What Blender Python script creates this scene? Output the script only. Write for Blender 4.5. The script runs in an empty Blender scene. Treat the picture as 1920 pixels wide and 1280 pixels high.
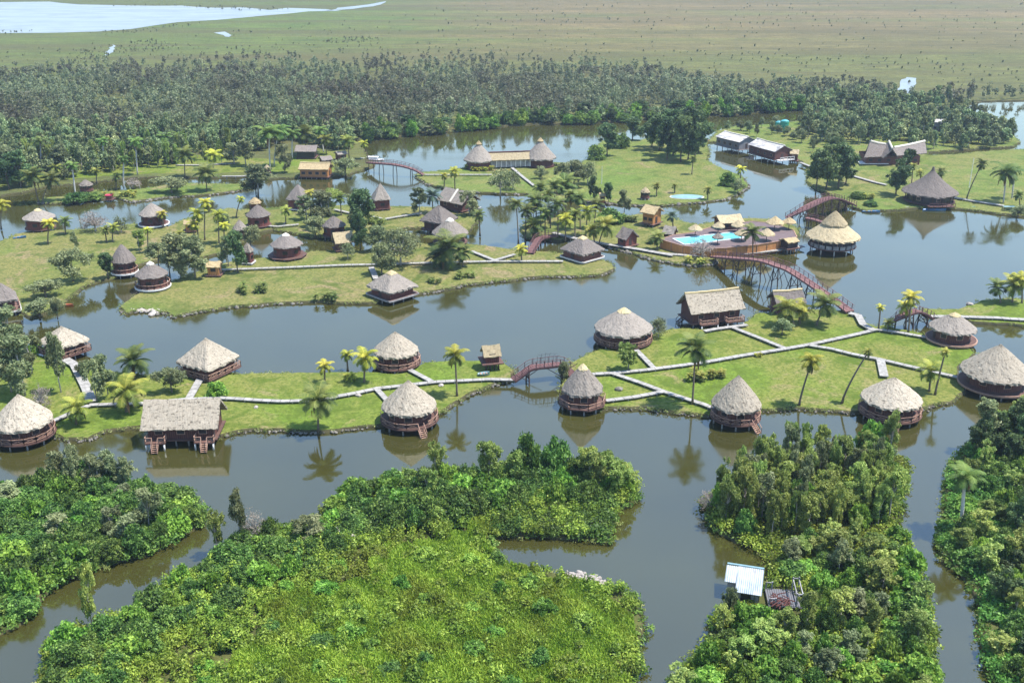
import bpy, math, random
import numpy as np
from mathutils import Vector, Matrix
from mathutils.geometry import delaunay_2d_cdt
S = bpy.context.scene
COL = S.collection
PI = math.pi
R = math.radians
rnd = random.Random(7)
RS = np.random.RandomState(11)

# ------------------------------------------------------------------ camera
CAM_H, PITCH, FPX = 75.0, R(21.5), 1950.0
CP, SP = math.cos(PITCH), math.sin(PITCH)
cam_d = bpy.data.cameras.new('camera')
cam_d.sensor_fit = 'HORIZONTAL'; cam_d.sensor_width = 36.0; cam_d.lens = 36.0*FPX/1920.0
cam_d.clip_start = 1.0; cam_d.clip_end = 30000.0
cam = bpy.data.objects.new('camera', cam_d); COL.objects.link(cam)
cam.location = (0, 0, CAM_H); cam.rotation_euler = (PI/2 - PITCH, 0, 0)
S.camera = cam

def ray(px, py):
    a, b = px-960.0, 640.0-py
    return (a, FPX*CP + b*SP, -FPX*SP + b*CP)
def at(px, py, z=0.0):
    d = ray(px, py); t = (z-CAM_H)/d[2]
    return Vector((d[0]*t, d[1]*t, z))
def at_y(px, py, Y):
    d = ray(px, py); t = Y/d[1]
    return Vector((d[0]*t, Y, CAM_H + d[2]*t))
def mpp(Y, z=0.0):                      # metres per photo pixel there
    return (Y*CP + (CAM_H-z)*SP)/FPX

# ------------------------------------------------------------------ objects
def link(o):
    COL.objects.link(o); return o
def empty(name, loc, rz=0.0):
    o = bpy.data.objects.new(name, None); link(o)
    o.location = loc; o.rotation_euler = (0, 0, rz); o.empty_display_size = 0.5
    return o
def tag(o, label, cat, group=None, kind=None):
    o['label'] = label; o['category'] = cat
    if group: o['group'] = group
    if kind: o['kind'] = kind
    return o
def struct(o):
    o['kind'] = 'structure'; return o
def copy_child(o, parent, loc=None, rot=None):
    c = o.copy(); link(c); c.parent = parent
    if loc is not None: c.location = loc
    if rot is not None: c.rotation_euler = rot
    return c

class MB:
    """collects shapes, then links them as ONE mesh object"""
    def __init__(s): s.v = []; s.f = []; s.uv = {}
    def add(s, vs, fs, uvs=None):
        b = len(s.v); s.v += [tuple(p) for p in vs]
        for i, f in enumerate(fs):
            if uvs is not None: s.uv[len(s.f)] = [uvs[j] for j in f]
            s.f.append(tuple(b+j for j in f))
        return s
    def box(s, c, sx, sy, sz, rz=0.0):
        ca, sa = math.cos(rz), math.sin(rz); vs = []
        for x, y, z in ((-1,-1,-1),(1,-1,-1),(1,1,-1),(-1,1,-1),(-1,-1,1),(1,-1,1),(1,1,1),(-1,1,1)):
            a, b = x*sx/2, y*sy/2
            vs.append((c[0]+a*ca-b*sa, c[1]+a*sa+b*ca, c[2]+z*sz/2))
        return s.add(vs, [(0,3,2,1),(4,5,6,7),(0,1,5,4),(1,2,6,5),(2,3,7,6),(3,0,4,7)])
    def bar(s, p, q, w, h, up=(0,0,1)):
        p, q = Vector(p), Vector(q); d = (q-p)
        if d.length < 1e-6: return s
        d.normalize(); u = Vector(up)
        if abs(d.dot(u)) > .98: u = Vector((1,0,0))
        a = d.cross(u).normalized(); b = a.cross(d).normalized()
        vs = []
        for e in (p, q):
            for i, j in ((-1,-1),(1,-1),(1,1),(-1,1)): vs.append(e + a*(i*w/2) + b*(j*h/2))
        return s.add(vs, [(3,2,1,0),(4,5,6,7),(0,1,5,4),(1,2,6,5),(2,3,7,6),(3,0,4,7)])
    def tube(s, pts, rad, n=7, cap=True):
        pts = [Vector(p) for p in pts]; vs = []; fs = []
        for i, p in enumerate(pts):
            d = (pts[min(i+1, len(pts)-1)] - pts[max(i-1, 0)]).normalized()
            u = Vector((1,0,0)) if abs(d.x) < .8 else Vector((0,1,0))
            a = d.cross(u).normalized(); b = d.cross(a)
            r = rad[i] if isinstance(rad, (list, tuple)) else rad
            for k in range(n):
                t = 2*PI*k/n; vs.append(p + a*(r*math.cos(t)) + b*(r*math.sin(t)))
        for i in range(len(pts)-1):
            for k in range(n):
                fs.append((i*n+k, i*n+(k+1)%n, (i+1)*n+(k+1)%n, (i+1)*n+k))
        if cap:
            fs.append(tuple(range(n))[::-1]); fs.append(tuple((len(pts)-1)*n+k for k in range(n)))
        return s.add(vs, fs)
    def mesh(s, name, m, smooth=False):
        me = bpy.data.meshes.new(name); me.from_pydata(s.v, [], s.f)
        me.materials.append(m)
        if s.uv:
            ul = me.uv_layers.new(name='uv')
            for pi, u in s.uv.items():
                for li, co in zip(me.polygons[pi].loop_indices, u): ul.data[li].uv = co
        if smooth: me.polygons.foreach_set('use_smooth', [True]*len(me.polygons))
        me.update(); return me
    def build(s, name, m, parent=None, smooth=False):
        o = bpy.data.objects.new(name, s.mesh(name, m, smooth)); link(o)
        if parent is not None: o.parent = parent
        return o
def put(name, me, parent=None, loc=(0,0,0), rot=(0,0,0)):
    o = bpy.data.objects.new(name, me); link(o); o.parent = parent
    o.location = loc; o.rotation_euler = rot
    return o

def np_mesh(name, V, Q, m, tone=None):
    V = np.asarray(V, np.float32); Q = np.asarray(Q, np.int32); k = Q.shape[1]
    me = bpy.data.meshes.new(name)
    me.vertices.add(len(V)); me.vertices.foreach_set('co', V.ravel())
    me.loops.add(Q.size); me.loops.foreach_set('vertex_index', Q.ravel())
    me.polygons.add(len(Q)); me.polygons.foreach_set('loop_start', np.arange(0, Q.size, k, dtype=np.int32))
    me.update(calc_edges=True); me.validate()
    if tone is not None:
        a = me.attributes.new('tone', 'FLOAT', 'POINT'); a.data.foreach_set('value', np.asarray(tone, np.float32))
    me.materials.append(m); return me

# ------------------------------------------------------------------ materials
class NT:
    def __init__(s, name):
        s.m = bpy.data.materials.new(name); s.m.use_nodes = True
        s.t = s.m.node_tree; s.t.nodes.clear()
        s.out = s.t.nodes.new('ShaderNodeOutputMaterial')
    def n(s, typ, props=None, **inp):
        x = s.t.nodes.new('ShaderNode'+typ)
        for k, v in (props or {}).items(): setattr(x, k, v)
        for k, v in inp.items():
            k = k.replace('_', ' ') if k.replace('_', ' ') in x.inputs else k
            s.set(x.inputs[int(k[1:])] if k[0] == 'i' and k[1:].isdigit() else x.inputs[k], v)
        return x
    def set(s, sock, v):
        if isinstance(v, bpy.types.NodeSocket): s.t.links.new(v, sock)
        elif isinstance(v, bpy.types.Node): s.t.links.new(v.outputs[0], sock)
        else:
            if sock.type == 'RGBA' and len(v) == 3: v = (*v, 1)
            sock.default_value = v
    def ramp(s, fac, stops, interp='LINEAR'):
        x = s.t.nodes.new('ShaderNodeValToRGB'); s.set(x.inputs[0], fac); e = x.color_ramp.elements
        x.color_ramp.interpolation = interp
        while len(e) < len(stops): e.new(0.5)
        for el, (p, c) in zip(e, stops):
            el.position = p; el.color = (*c, 1) if len(c) == 3 else c
        return x.outputs[0]
    def mix(s, f, a, b, mode='MIX'):
        x = s.t.nodes.new('ShaderNodeMix'); x.data_type = 'RGBA'; x.blend_type = mode
        s.set(x.inputs[0], f); s.set(x.inputs[6], a); s.set(x.inputs[7], b); return x.outputs[2]
    def math(s, op, a, b=0.0, clamp=False):
        x = s.t.nodes.new('ShaderNodeMath'); x.operation = op; x.use_clamp = clamp
        s.set(x.inputs[0], a); s.set(x.inputs[1], b); return x.outputs[0]
    def noise(s, co, scale, detail=4, rough=.55, dist=0.0):
        x = s.t.nodes.new('ShaderNodeTexNoise'); s.set(x.inputs['Vector'], co)
        x.inputs['Scale'].default_value = scale; x.inputs['Detail'].default_value = detail
        x.inputs['Roughness'].default_value = rough; x.inputs['Distortion'].default_value = dist
        return x.outputs[0]
    def mapping(s, co, scale):
        x = s.t.nodes.new('ShaderNodeMapping'); s.set(x.inputs[0], co); x.inputs['Scale'].default_value = scale
        return x.outputs[0]
    def obj(s): return s.n('TexCoord').outputs['Object']
    def uv(s): return s.n('TexCoord').outputs['UV']
    def rand(s): return s.n('ObjectInfo').outputs['Random']
    def bump(s, h, strength, dist=.1):
        return s.n('Bump', Height=h, Strength=strength, Distance=dist).outputs[0]
    def done(s, shader): s.t.links.new(shader.outputs[0] if isinstance(shader, bpy.types.Node) else shader, s.out.inputs[0]); return s.m
    def pbr(s, col, rough=.8, spec=.3, normal=None, metal=0.0):
        x = s.n('BsdfPrincipled', Base_Color=col, Roughness=rough, Metallic=metal)
        x.inputs['Specular IOR Level'].default_value = spec
        if normal is not None: s.set(x.inputs['Normal'], normal)
        return x

def simple(name, c1, c2, scale=1.2, rough=.8, spec=.3, stretch=(1,1,1), bump=.3, metal=0.0):
    t = NT(name); co = t.mapping(t.obj(), stretch)
    f = t.noise(co, scale, 5, .6)
    col = t.ramp(f, [(.3, c1), (.7, c2)])
    hs = t.n('HueSaturation', Color=col, Value=t.math('ADD', t.math('MULTIPLY', t.rand(), .3), .85))
    return t.done(t.pbr(hs, rough, spec, t.bump(t.noise(co, scale*6, 3), bump, .05), metal))

def foliage(name, dark, mid, light, patch=None, trans=.38, gain=1.9, rough=.5, vary=.6, hue=.02):
    dark, mid, light = [tuple(min(.75, c*gain) for c in x) for x in (dark, mid, light)]
    t = NT(name)
    tone = t.n('Attribute', {'attribute_name': 'tone'}).outputs['Fac']
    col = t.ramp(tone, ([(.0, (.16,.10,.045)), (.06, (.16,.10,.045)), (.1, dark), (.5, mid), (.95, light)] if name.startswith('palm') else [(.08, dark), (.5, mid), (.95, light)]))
    if patch:                                   # broad drifts of another species / dry growth
        p, sc, lo, hi = patch
        f = t.ramp(t.noise(t.obj(), sc, 3, .6), [(lo, (0,0,0)), (hi, (1,1,1))])
        col = t.mix(f, col, t.mix(tone, tuple(c*.55 for c in p), tuple(min(1, c*1.35) for c in p)))
    r = t.rand()
    r2 = t.math('FRACT', t.math('MULTIPLY', r, 17.31))
    hs = t.n('HueSaturation', Color=col, Hue=t.math('ADD', .5-hue, t.math('MULTIPLY', r2, 2*hue)),
             Value=t.math('ADD', 1-vary*.5, t.math('MULTIPLY', r, vary)))
    a = t.pbr(hs, rough, .25)
    b = t.n('BsdfTranslucent', Color=hs)
    return t.done(t.n('MixShader', i0=trans, i1=a.outputs[0], i2=b.outputs[0]))

def thatch(name, base, light, dark, fleck=.0):
    t = NT(name); uv = t.uv()
    st = t.noise(t.mapping(uv, (7, .9, 1)), 1.0, 5, .65, .3)
    bl = t.noise(t.mapping(uv, (.5, .7, 1)), 1.0, 4, .6)
    col = t.ramp(st, [(.28, dark), (.5, base), (.74, light)])
    col = t.mix(t.math('MULTIPLY', bl, .8), col, t.mix(bl, dark, light))
    if fleck:
        fl = t.ramp(t.noise(t.mapping(uv, (1.5, 2.6, 1)), 1.0, 4, .7, .6), [(.555, (0,0,0)), (.61, (1,1,1))])
        col = t.mix(t.math('MULTIPLY', fl, fleck), col, tuple(c*.28 for c in dark))
    hs = t.n('HueSaturation', Color=col, Value=t.math('ADD', .82, t.math('MULTIPLY', t.rand(), .34)))
    cs = t.noise(t.mapping(uv, (1.2, 3.2, 1)), 1.0, 3, .6)
    nb = t.bump(t.math('ADD', st, cs), .8, .12)
    return t.done(t.pbr(hs, .95, .1, nb))

def planks(name, a, b, gap, freq=5.0, rough=.7):
    t = NT(name); uv = t.uv()
    g = t.noise(t.mapping(uv, (freq, .35, 1)), 1.0, 4, .6)
    w = t.n('TexWave', {'wave_type': 'BANDS', 'bands_direction': 'X'}, Vector=uv, Scale=freq*.16, Distortion=.4)
    col = t.ramp(g, [(.3, a), (.7, b)])
    k = t.ramp(w.outputs['Fac'], [(.0, (1,1,1)), (.22, (0,0,0))])
    col = t.mix(t.math('MULTIPLY', k, .7), col, gap)
    hs = t.n('HueSaturation', Color=col, Value=t.math('ADD', .8, t.math('MULTIPLY', t.rand(), .4)))
    return t.done(t.pbr(hs, rough, .3, t.bump(w.outputs['Fac'], .5, .06)))

M = {}
M['thatch_pale'] = thatch('thatch_pale', (.345,.30,.235), (.465,.41,.33), (.20,.165,.125), .7)
M['thatch_mid'] = thatch('thatch_mid', (.23,.20,.172), (.325,.287,.247), (.13,.112,.095), .45)
M['thatch_grey'] = thatch('thatch_grey', (.175,.150,.135), (.25,.218,.195), (.095,.08,.073), .35)
M['thatch_gold'] = thatch('thatch_gold', (.37,.285,.16), (.49,.40,.25), (.23,.165,.085), .3)
M['thatch_cream'] = thatch('thatch_cream', (.345,.28,.175), (.455,.385,.255), (.215,.165,.095), .4)
M['ridge_white'] = simple('ridge_white', (.45,.41,.35), (.62,.58,.50), 2, .9, .1)
M['ridge_gold'] = simple('ridge_gold', (.40,.32,.18), (.56,.46,.27), 2.5, .95, .1)
M['soffit'] = simple('soffit', (.05,.035,.025), (.09,.065,.045), 2, .95, .1)
M['log_wall'] = planks('log_wall', (.085,.034,.029), (.15,.062,.047), (.02,.010,.009), 6)
M['red_wall'] = planks('red_wall', (.12,.036,.032), (.20,.068,.052), (.03,.012,.010), 5)
M['orange_wall'] = planks('orange_wall', (.36,.15,.05), (.52,.25,.09), (.12,.045,.02), 5)
M['grey_wall'] = planks('grey_wall', (.16,.16,.18), (.26,.26,.27), (.07,.07,.08), 4)
M['rail_wood'] = simple('rail_wood', (.25,.145,.105), (.40,.25,.185), 1.5, .75)
M['deck_wood'] = simple('deck_wood', (.075,.04,.034), (.14,.075,.058), .8, .75, .3, (1, 4, 1))
M['deck_dark'] = simple('deck_dark', (.095,.066,.068), (.165,.12,.118), .8, .75, .3, (1, 4, 1))
M['bridge_wood'] = simple('bridge_wood', (.115,.055,.055), (.20,.105,.098), .9, .75, .3)
M['dark_wood'] = simple('dark_wood', (.035,.024,.024), (.075,.05,.045), 1.2, .8)
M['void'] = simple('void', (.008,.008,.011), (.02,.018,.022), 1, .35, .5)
M['white_trim'] = simple('white_trim', (.55,.53,.52), (.72,.70,.68), 1.0, .6)
M['stilt_stone'] = simple('stilt_stone', (.16,.15,.15), (.36,.35,.35), 1.0, .8)
M['concrete'] = simple('concrete', (.20,.19,.175), (.40,.385,.365), .8, .9, .2)
t = NT('concrete'); uv = t.uv(); sx = t.n('SeparateXYZ', Vector=uv)
fr = t.math('FRACT', t.math('MULTIPLY', sx.outputs[0], .62)); jt = t.math('LESS_THAN', fr, .075)
cc = t.ramp(t.noise(t.obj(), .9, 6, .7), [(.3, (.19,.18,.165)), (.68, (.41,.395,.37))])
cc = t.mix(t.ramp(t.noise(t.mapping(uv, (.62, 4, 1)), 1.0, 2, .5), [(.4, (0,0,0)), (.6, (1,1,1))]), t.mix(.25, cc, (.12,.11,.10)), cc)
M['concrete'] = t.done(t.pbr(t.mix(t.math('MULTIPLY', jt, .8), cc, (.09,.085,.07)), .9, .2))
M['tin'] = None
M['green_plastic'] = simple('green_plastic', (.02,.20,.13), (.04,.29,.19), .6, .35, .5)
M['bark'] = simple('bark', (.10,.082,.065), (.20,.17,.14), 2.5, .95, .1, (1,1,.3))
M['bark_pale'] = simple('bark_pale', (.26,.24,.21), (.42,.39,.35), 2.0, .9, .1, (1,1,.3))
M['palm_bark'] = simple('palm_bark', (.11,.09,.065), (.22,.18,.135), 3, .95, .1, (1,1,3))
M['royal_bark'] = simple('royal_bark', (.36,.345,.32), (.52,.50,.47), 1.2, .85, .2)
M['stone'] = simple('stone', (.09,.083,.072), (.24,.22,.19), 1.4, .95, .1)
M['rubble'] = simple('rubble', (.26,.225,.20), (.42,.38,.345), 1.8, .95, .1)
M['pool'] = simple('pool', (.10,.43,.50), (.15,.52,.58), .15, .12, .5, bump=.05)
for k, c in dict(red=(.45,.03,.06), orange=(.38,.10,.035), white=(.75,.75,.75), blue=(.04,.16,.34), teal=(.06,.28,.30), sky=(.20,.33,.36), grey=(.25,.27,.30)).items():
    M['paint_'+k] = simple('paint_'+k, tuple(x*.8 for x in c), tuple(min(1, x*1.1) for x in c), 1.5, .45, .5, bump=.05)
t = NT('tin'); co = t.obj()
w = t.n('TexWave', {'wave_type': 'BANDS', 'bands_direction': 'X'}, Vector=co, Scale=1.3)
cl = t.ramp(t.noise(t.mapping(co, (.9, .25, 1)), 1.0, 5, .65), [(.35, (.30,.34,.36)), (.55, (.46,.49,.51)), (.75, (.27,.23,.20))])
M['tin'] = t.done(t.pbr(cl, .45, .5, t.bump(w.outputs['Fac'], .8, .05), .25))
t = NT('roof_sheet'); co = t.obj()
cl = t.ramp(t.noise(t.mapping(co, (.35, .5, 1)), 1.0, 4, .6), [(.40, (.24,.23,.235)), (.5, (.52,.50,.48)), (.62, (.36,.33,.30))])
M['roof_sheet'] = t.done(t.pbr(cl, .7, .3))

# leaves
M['mangrove'] = foliage('mangrove', (.013,.032,.008), (.058,.108,.021), (.155,.225,.05))
M['bright'] = foliage('bright', (.030,.070,.010), (.090,.165,.022), (.19,.28,.05))
M['olive'] = foliage('olive', (.036,.052,.011), (.122,.162,.034), (.235,.265,.08))
M['greyolive'] = foliage('greyolive', (.034,.044,.018), (.098,.116,.050), (.185,.20,.10))
M['darkgreen'] = foliage('darkgreen', (.013,.028,.010), (.045,.074,.026), (.10,.138,.05))
M['bare'] = foliage('bare', (.085,.07,.06), (.16,.135,.115), (.24,.205,.175))
M['forest'] = foliage('forest', (.026,.038,.016), (.068,.088,.038), (.118,.138,.06), vary=.75, hue=.03, gain=2.8, trans=.28)
M['forest_stuff'] = foliage('forest_stuff', (.038,.050,.026), (.076,.092,.046), (.122,.136,.07), patch=((.15,.14,.085), .02, .40, .60), gain=3.1)
M['scrub'] = foliage('scrub', (.08,.086,.040), (.115,.117,.056), (.15,.145,.075), gain=2.0)
M['undergrowth'] = foliage('undergrowth', (.030,.060,.008), (.095,.155,.018), (.20,.265,.042), patch=((.16,.20,.025), .09, .45, .66))
M['undergrowth_dark'] = foliage('undergrowth_dark', (.018,.045,.010), (.058,.12,.020), (.12,.20,.040), patch=((.10,.14,.03), .11, .5, .68))
M['reeds'] = foliage('reeds', (.075,.145,.016), (.175,.275,.028), (.31,.40,.06), patch=((.27,.34,.045), .13, .48, .70), gain=1.85)
M['bank_grass'] = foliage('bank_grass', (.045,.065,.015), (.115,.145,.035), (.21,.215,.08))
M['palm_green'] = foliage('palm_green', (.016,.038,.008), (.060,.100,.018), (.20,.22,.05), rough=.6, gain=1.0, trans=.2)
M['palm_yellow'] = foliage('palm_yellow', (.035,.07,.008), (.17,.21,.018), (.50,.46,.05), rough=.6, gain=1.0, trans=.2)
M['palm_lime'] = foliage('palm_lime', (.028,.055,.008), (.105,.145,.018), (.33,.32,.055), rough=.6, gain=1.0, trans=.2)
M['palm_royal'] = foliage('palm_royal', (.018,.05,.008), (.065,.13,.020), (.15,.22,.045), rough=.6, gain=1.0, trans=.2)
M['palm_blue'] = foliage('palm_blue', (.016,.038,.024), (.045,.085,.052), (.11,.15,.10), rough=.6, gain=1.0, trans=.2)

def lawn(name, green, dry, bare, amt):
    t = NT(name); co = t.obj()
    a = t.noise(co, .045, 5, .62, .6); b = t.noise(co, .35, 5, .7); c = t.noise(co, 1.5, 5, .8)
    g = t.mix(t.ramp(b, [(.3, (0,0,0)), (.7, (1,1,1))]), tuple(x*.80 for x in green), tuple(x*1.18 for x in green))
    f = t.ramp(t.math('ADD', t.math('MULTIPLY', a, .75), t.math('MULTIPLY', b, .25)), [(.52-amt*.2, (0,0,0)), (.62-amt*.12, (1,1,1))])
    g = t.mix(t.math('MULTIPLY', f, .75), g, dry)
    e = t.noise(co, .16, 5, .68, .8)
    g = t.mix(t.ramp(e, [(.36, (1,1,1)), (.5, (0,0,0))]), g, tuple(x*.62 for x in green))
    f2 = t.ramp(t.noise(co, .09, 5, .7, 1.2), [(.60-amt*.06, (0,0,0)), (.70-amt*.06, (1,1,1))])
    g = t.mix(t.math('MULTIPLY', f2, .85), g, bare)
    g = t.mix(t.ramp(c, [(.36, (1,1,1)), (.58, (0,0,0))]), g, tuple(x*.5 for x in green))
    return t.done(t.pbr(g, .95, .1, t.bump(c, .5, .25)))
M['lawn_fresh'] = lawn('lawn_fresh', (.125,.185,.026), (.20,.18,.058), (.25,.195,.10), .6)
M['lawn_dry'] = lawn('lawn_dry', (.125,.165,.036), (.215,.18,.07), (.27,.195,.115), .85)
M['lawn_back'] = lawn('lawn_back', (.125,.18,.038), (.205,.18,.065), (.26,.19,.11), .6)
M['soil'] = simple('soil', (.045,.052,.018), (.09,.095,.03), .5, .95, .1)
M['mud'] = simple('mud', (.035,.034,.016), (.085,.078,.036), .9, .9, .2)

t = NT('marsh'); co = t.obj()
sep = t.n('SeparateXYZ', Vector=co)
st = t.mapping(co, (.35, 1.0, 1))
n1 = t.noise(t.mapping(co, (.12, 1.0, 1)), .012, 6, .65, .8); n2 = t.noise(st, .07, 6, .78); n3 = t.noise(co, .35, 3, .8)
far = t.ramp(t.math('MULTIPLY', sep.outputs[1], .001), [(.50, (0,0,0)), (.92, (1,1,1))])
left = t.ramp(t.math('ADD', t.math('MULTIPLY', sep.outputs[0], .002), .7), [(.15, (1,1,1)), (.75, (0,0,0))])
n2 = t.ramp(n2, [(.32, (0,0,0)), (.68, (1,1,1))]); gr = t.mix(n2, (.060,.098,.020), (.135,.17,.040)); tan = t.mix(n2, (.125,.098,.042), (.225,.165,.075))
v = t.mix(t.ramp(t.math('ADD', n1, t.math('MULTIPLY', left, .38)), [(.50, (0,0,0)), (.72, (1,1,1))]), tan, gr)
near = t.mix(n2, (.06,.07,.026), (.14,.155,.045))
v = t.mix(far, near, v)
v = t.mix(t.ramp(n3, [(.33, (1,1,1)), (.55, (0,0,0))]), v, t.mix(.5, v, (.03,.045,.018)))
v = t.mix(t.math('MULTIPLY', t.ramp(t.noise(t.mapping(co, (.05, .6, 1)), .03, 6, .7, .5), [(.44, (0,0,0)), (.60, (1,1,1))]), .7), v, (.082,.072,.032))
v = t.mix(t.math('MULTIPLY', t.ramp(t.noise(t.mapping(co, (.3, .8, 1)), .18, 4, .75), [(.5, (0,0,0)), (.66, (1,1,1))]), .75), v, (.06,.062,.026))
M['marsh'] = t.done(t.pbr(v, .95, .1, t.bump(n3, .8, 1.0)))

def water_mat(name, body, ior, rough, bump):
    t = NT(name); co = t.obj()
    n = t.math('MULTIPLY', t.noise(t.mapping(co, (1.0, .8, 1)), 1.6, 3, .5), t.math('ADD', .35, t.math('MULTIPLY', t.noise(co, .035, 3, .6), 2.2)))
    big = t.noise(co, .05, 3, .5)
    b = t.bump(n, bump, .02)
    rough = t.math('ADD', rough, t.math('MULTIPLY', t.ramp(t.noise(t.mapping(co, (.5, 1.4, 1)), .03, 4, .6, .8), [(.42, (0,0,0)), (.68, (1,1,1))]), .13))
    p = t.pbr(t.mix(big, tuple(x*.7 for x in body), tuple(x*1.3 for x in body)), rough, .5, b)
    p.inputs['IOR'].default_value = ior
    return t.done(p)
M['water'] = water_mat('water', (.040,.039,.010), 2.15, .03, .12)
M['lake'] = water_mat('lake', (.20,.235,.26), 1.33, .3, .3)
# ------------------------------------------------------------------ ground, water, lawns
def wav(x, y, s=0.0):
    return (math.sin(x*.9+y*.35+s)+math.sin(x*.37-y*.8+1.7*s)+.6*math.sin(x*2.1+y*1.7+s*2.3))/2.6
def inside(poly, x, y):
    c = False; n = len(poly); j = n-1
    for i in range(n):
        if (poly[i][1] > y) != (poly[j][1] > y) and x < (poly[j][0]-poly[i][0])*(y-poly[i][1])/(poly[j][1]-poly[i][1])+poly[i][0]: c = not c
        j = i
    return c
def inside_np(poly, X, Y):
    c = np.zeros(X.shape, bool); n = len(poly); j = n-1
    for i in range(n):
        xi, yi = poly[i]; xj, yj = poly[j]
        if yi != yj:
            c ^= ((yi > Y) != (yj > Y)) & (X < (xj-xi)*(Y-yi)/(yj-yi)+xi)
        j = i
    return c
def densify(P, step, amp, seed):
    out = []; n = len(P)
    for i in range(n):
        a, b = Vector(P[i][:2]), Vector(P[(i+1) % n][:2]); L = (b-a).length
        k = max(1, int(L/step)) if L < 500 else 1
        for j in range(k):
            p = a.lerp(b, j/k)
            if L < 500: p = p + Vector((wav(p.x*1.3, p.y*1.3, seed), wav(p.y*1.3, p.x*1.3, seed+5)))*amp
            out.append(p)
    return out
def offset(P, d):
    n = len(P); area = sum(P[i].x*P[(i+1)%n].y-P[(i+1)%n].x*P[i].y for i in range(n))
    s = 1 if area > 0 else -1; out = []
    for i in range(n):
        t = (P[(i+1)%n]-P[i-1]); t = t.normalized() if t.length > 1e-6 else Vector((1,0))
        out.append(P[i] + Vector((t.y, -t.x))*(s*d))
    return out
SHORES = {}
def tri_fill(P):
    r = delaunay_2d_cdt([Vector((p.x, p.y)) for p in P], [], [list(range(len(P)))], 1, 1e-4)
    return r[0], r[2]
def land(name, pts, mat, h=.55, step=.9, amp=.35, seed=1.0, bank=M['mud'], world=None, slope=.55):
    P = [at(x, y, .1) for x, y in pts] if pts else []
    P = [Vector((p.x, p.y)) for p in P] + [Vector(p) for p in (world or [])]
    D = densify(P, step, amp, seed)
    top = offset(D, -.45*slope); low = offset(D, .25*slope); bot = offset(D, 1.0*slope)
    vs, fs = [], []
    tv, tf = tri_fill(top)
    vs += [(v.x, v.y, h + .10*wav(v.x*.5, v.y*.5)*0) for v in tv]; fs += [tuple(f) for f in tf]
    nt = len(fs); b = len(vs); n = len(D)
    for k, (ring, z) in enumerate(((top, h), (D, h*.55), (low, .02), (bot, -1.2))):
        for i, p in enumerate(ring):
            zz = z + (.12*wav(p.x*3, p.y*3, seed) if k == 1 else 0)
            vs.append((p.x, p.y, zz))
    for k in range(3):
        for i in range(n):
            fs.append((b+k*n+i, b+(k+1)*n+i, b+(k+1)*n+(i+1)%n, b+k*n+(i+1)%n))
    me = bpy.data.meshes.new(name); me.from_pydata(vs, [], fs)
    me.materials.append(mat); me.materials.append(bank)
    mi = [0]*nt + [1]*(len(fs)-nt); me.polygons.foreach_set('material_index', mi)
    me.update(); me.validate()
    import bmesh
    bm = bmesh.new(); bm.from_mesh(me); bmesh.ops.recalc_face_normals(bm, faces=bm.faces)
    up = [f for f in bm.faces if f.material_index == 0 and f.normal.z < 0]
    if up: bmesh.ops.reverse_faces(bm, faces=up)
    bm.to_mesh(me); bm.free()
    o = link(bpy.data.objects.new(name, me)); struct(o)
    SHORES[name+str(len(SHORES))] = [(p.x, p.y) for p in D]
    return o
def sheet(name, P, z, mat):
    tv, tf = tri_fill([Vector(p[:2]) for p in P])
    me = bpy.data.meshes.new(name); me.from_pydata([(v.x, v.y, z) for v in tv], [], [tuple(f) if True else f for f in tf]); me.materials.append(mat)
    me.update()
    if me.polygons[0].normal.z < 0: me.flip_normals()
    return struct(link(bpy.data.objects.new(name, me)))

BIG = 9000
bed = MB(); bed.add([(-BIG,-600,-1.6),(BIG,-600,-1.6),(BIG,BIG,-1.6),(-BIG,BIG,-1.6)], [(0,1,2,3)]); struct(bed.build('lake_bed', M['mud']))
wt = MB(); wt.add([(-2500,-500,0),(2500,-500,0),(2500,900,0),(-2500,900,0)], [(0,1,2,3)]); struct(wt.build('water', M['water']))

L1 = [(-120,845),(-60,832),(0,822),(50,815),(85,812),(120,826),(165,826),(200,810),(235,805),(270,802),(340,812),(410,820),(440,812),(470,808),(560,810),(600,812),(690,802),(730,796),(780,792),(822,777),(850,760),(880,742),(915,727),(962,712),(966,700),(950,685),(915,680),(870,678),(797,683),(775,695),(745,704),(715,701),(650,701),(590,701),(507,703),(475,702),(432,706),(380,708),(330,707),(272,706),(215,700),(160,690),(105,682),(60,662),(20,642),(-80,632),(-200,700)]
L2 = [(1056,692),(1085,675),(1110,662),(1125,658),(1160,656),(1190,653),(1207,645),(1225,630),(1250,620),(1290,619),(1328,622),(1380,612),(1400,605),(1418,591),(1452,588),(1515,584),(1560,584),(1592,586),(1614,597),(1624,609),(1642,616),(1657,611),(1680,620),(1706,623),(1732,629),(1740,642),(1755,648),(1785,653),(1819,657),(1828,666),(1811,680),(1795,692),(1796,706),(1809,723),(1806,737),(1783,757),(1730,767),(1670,772),(1603,775),(1546,772),(1498,768),(1428,771),(1327,781),(1284,777),(1240,772),(1210,768),(1140,767),(1117,770),(1080,768),(1058,755),(1050,725)]
L3 = [(222,580),(237,590),(255,586),(265,581),(285,588),(310,588),(325,595),(362,588),(425,578),(470,574),(525,570),(595,567),(640,570),(690,570),(740,560),(785,552),(820,547),(875,535),(955,527),(1015,520),(1075,520),(1125,517),(1152,507),(1147,497),(1110,484),(1040,476),(990,472),(960,470),(925,465),(885,460),(850,458),(810,461),(785,458),(755,462),(725,456),(700,466),(685,471),(650,476),(615,473),(590,473),(550,481),(495,486),(470,490),(435,493),(415,498),(385,508),(350,517),(335,525),(315,532),(280,546),(260,553),(232,570)]
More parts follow.
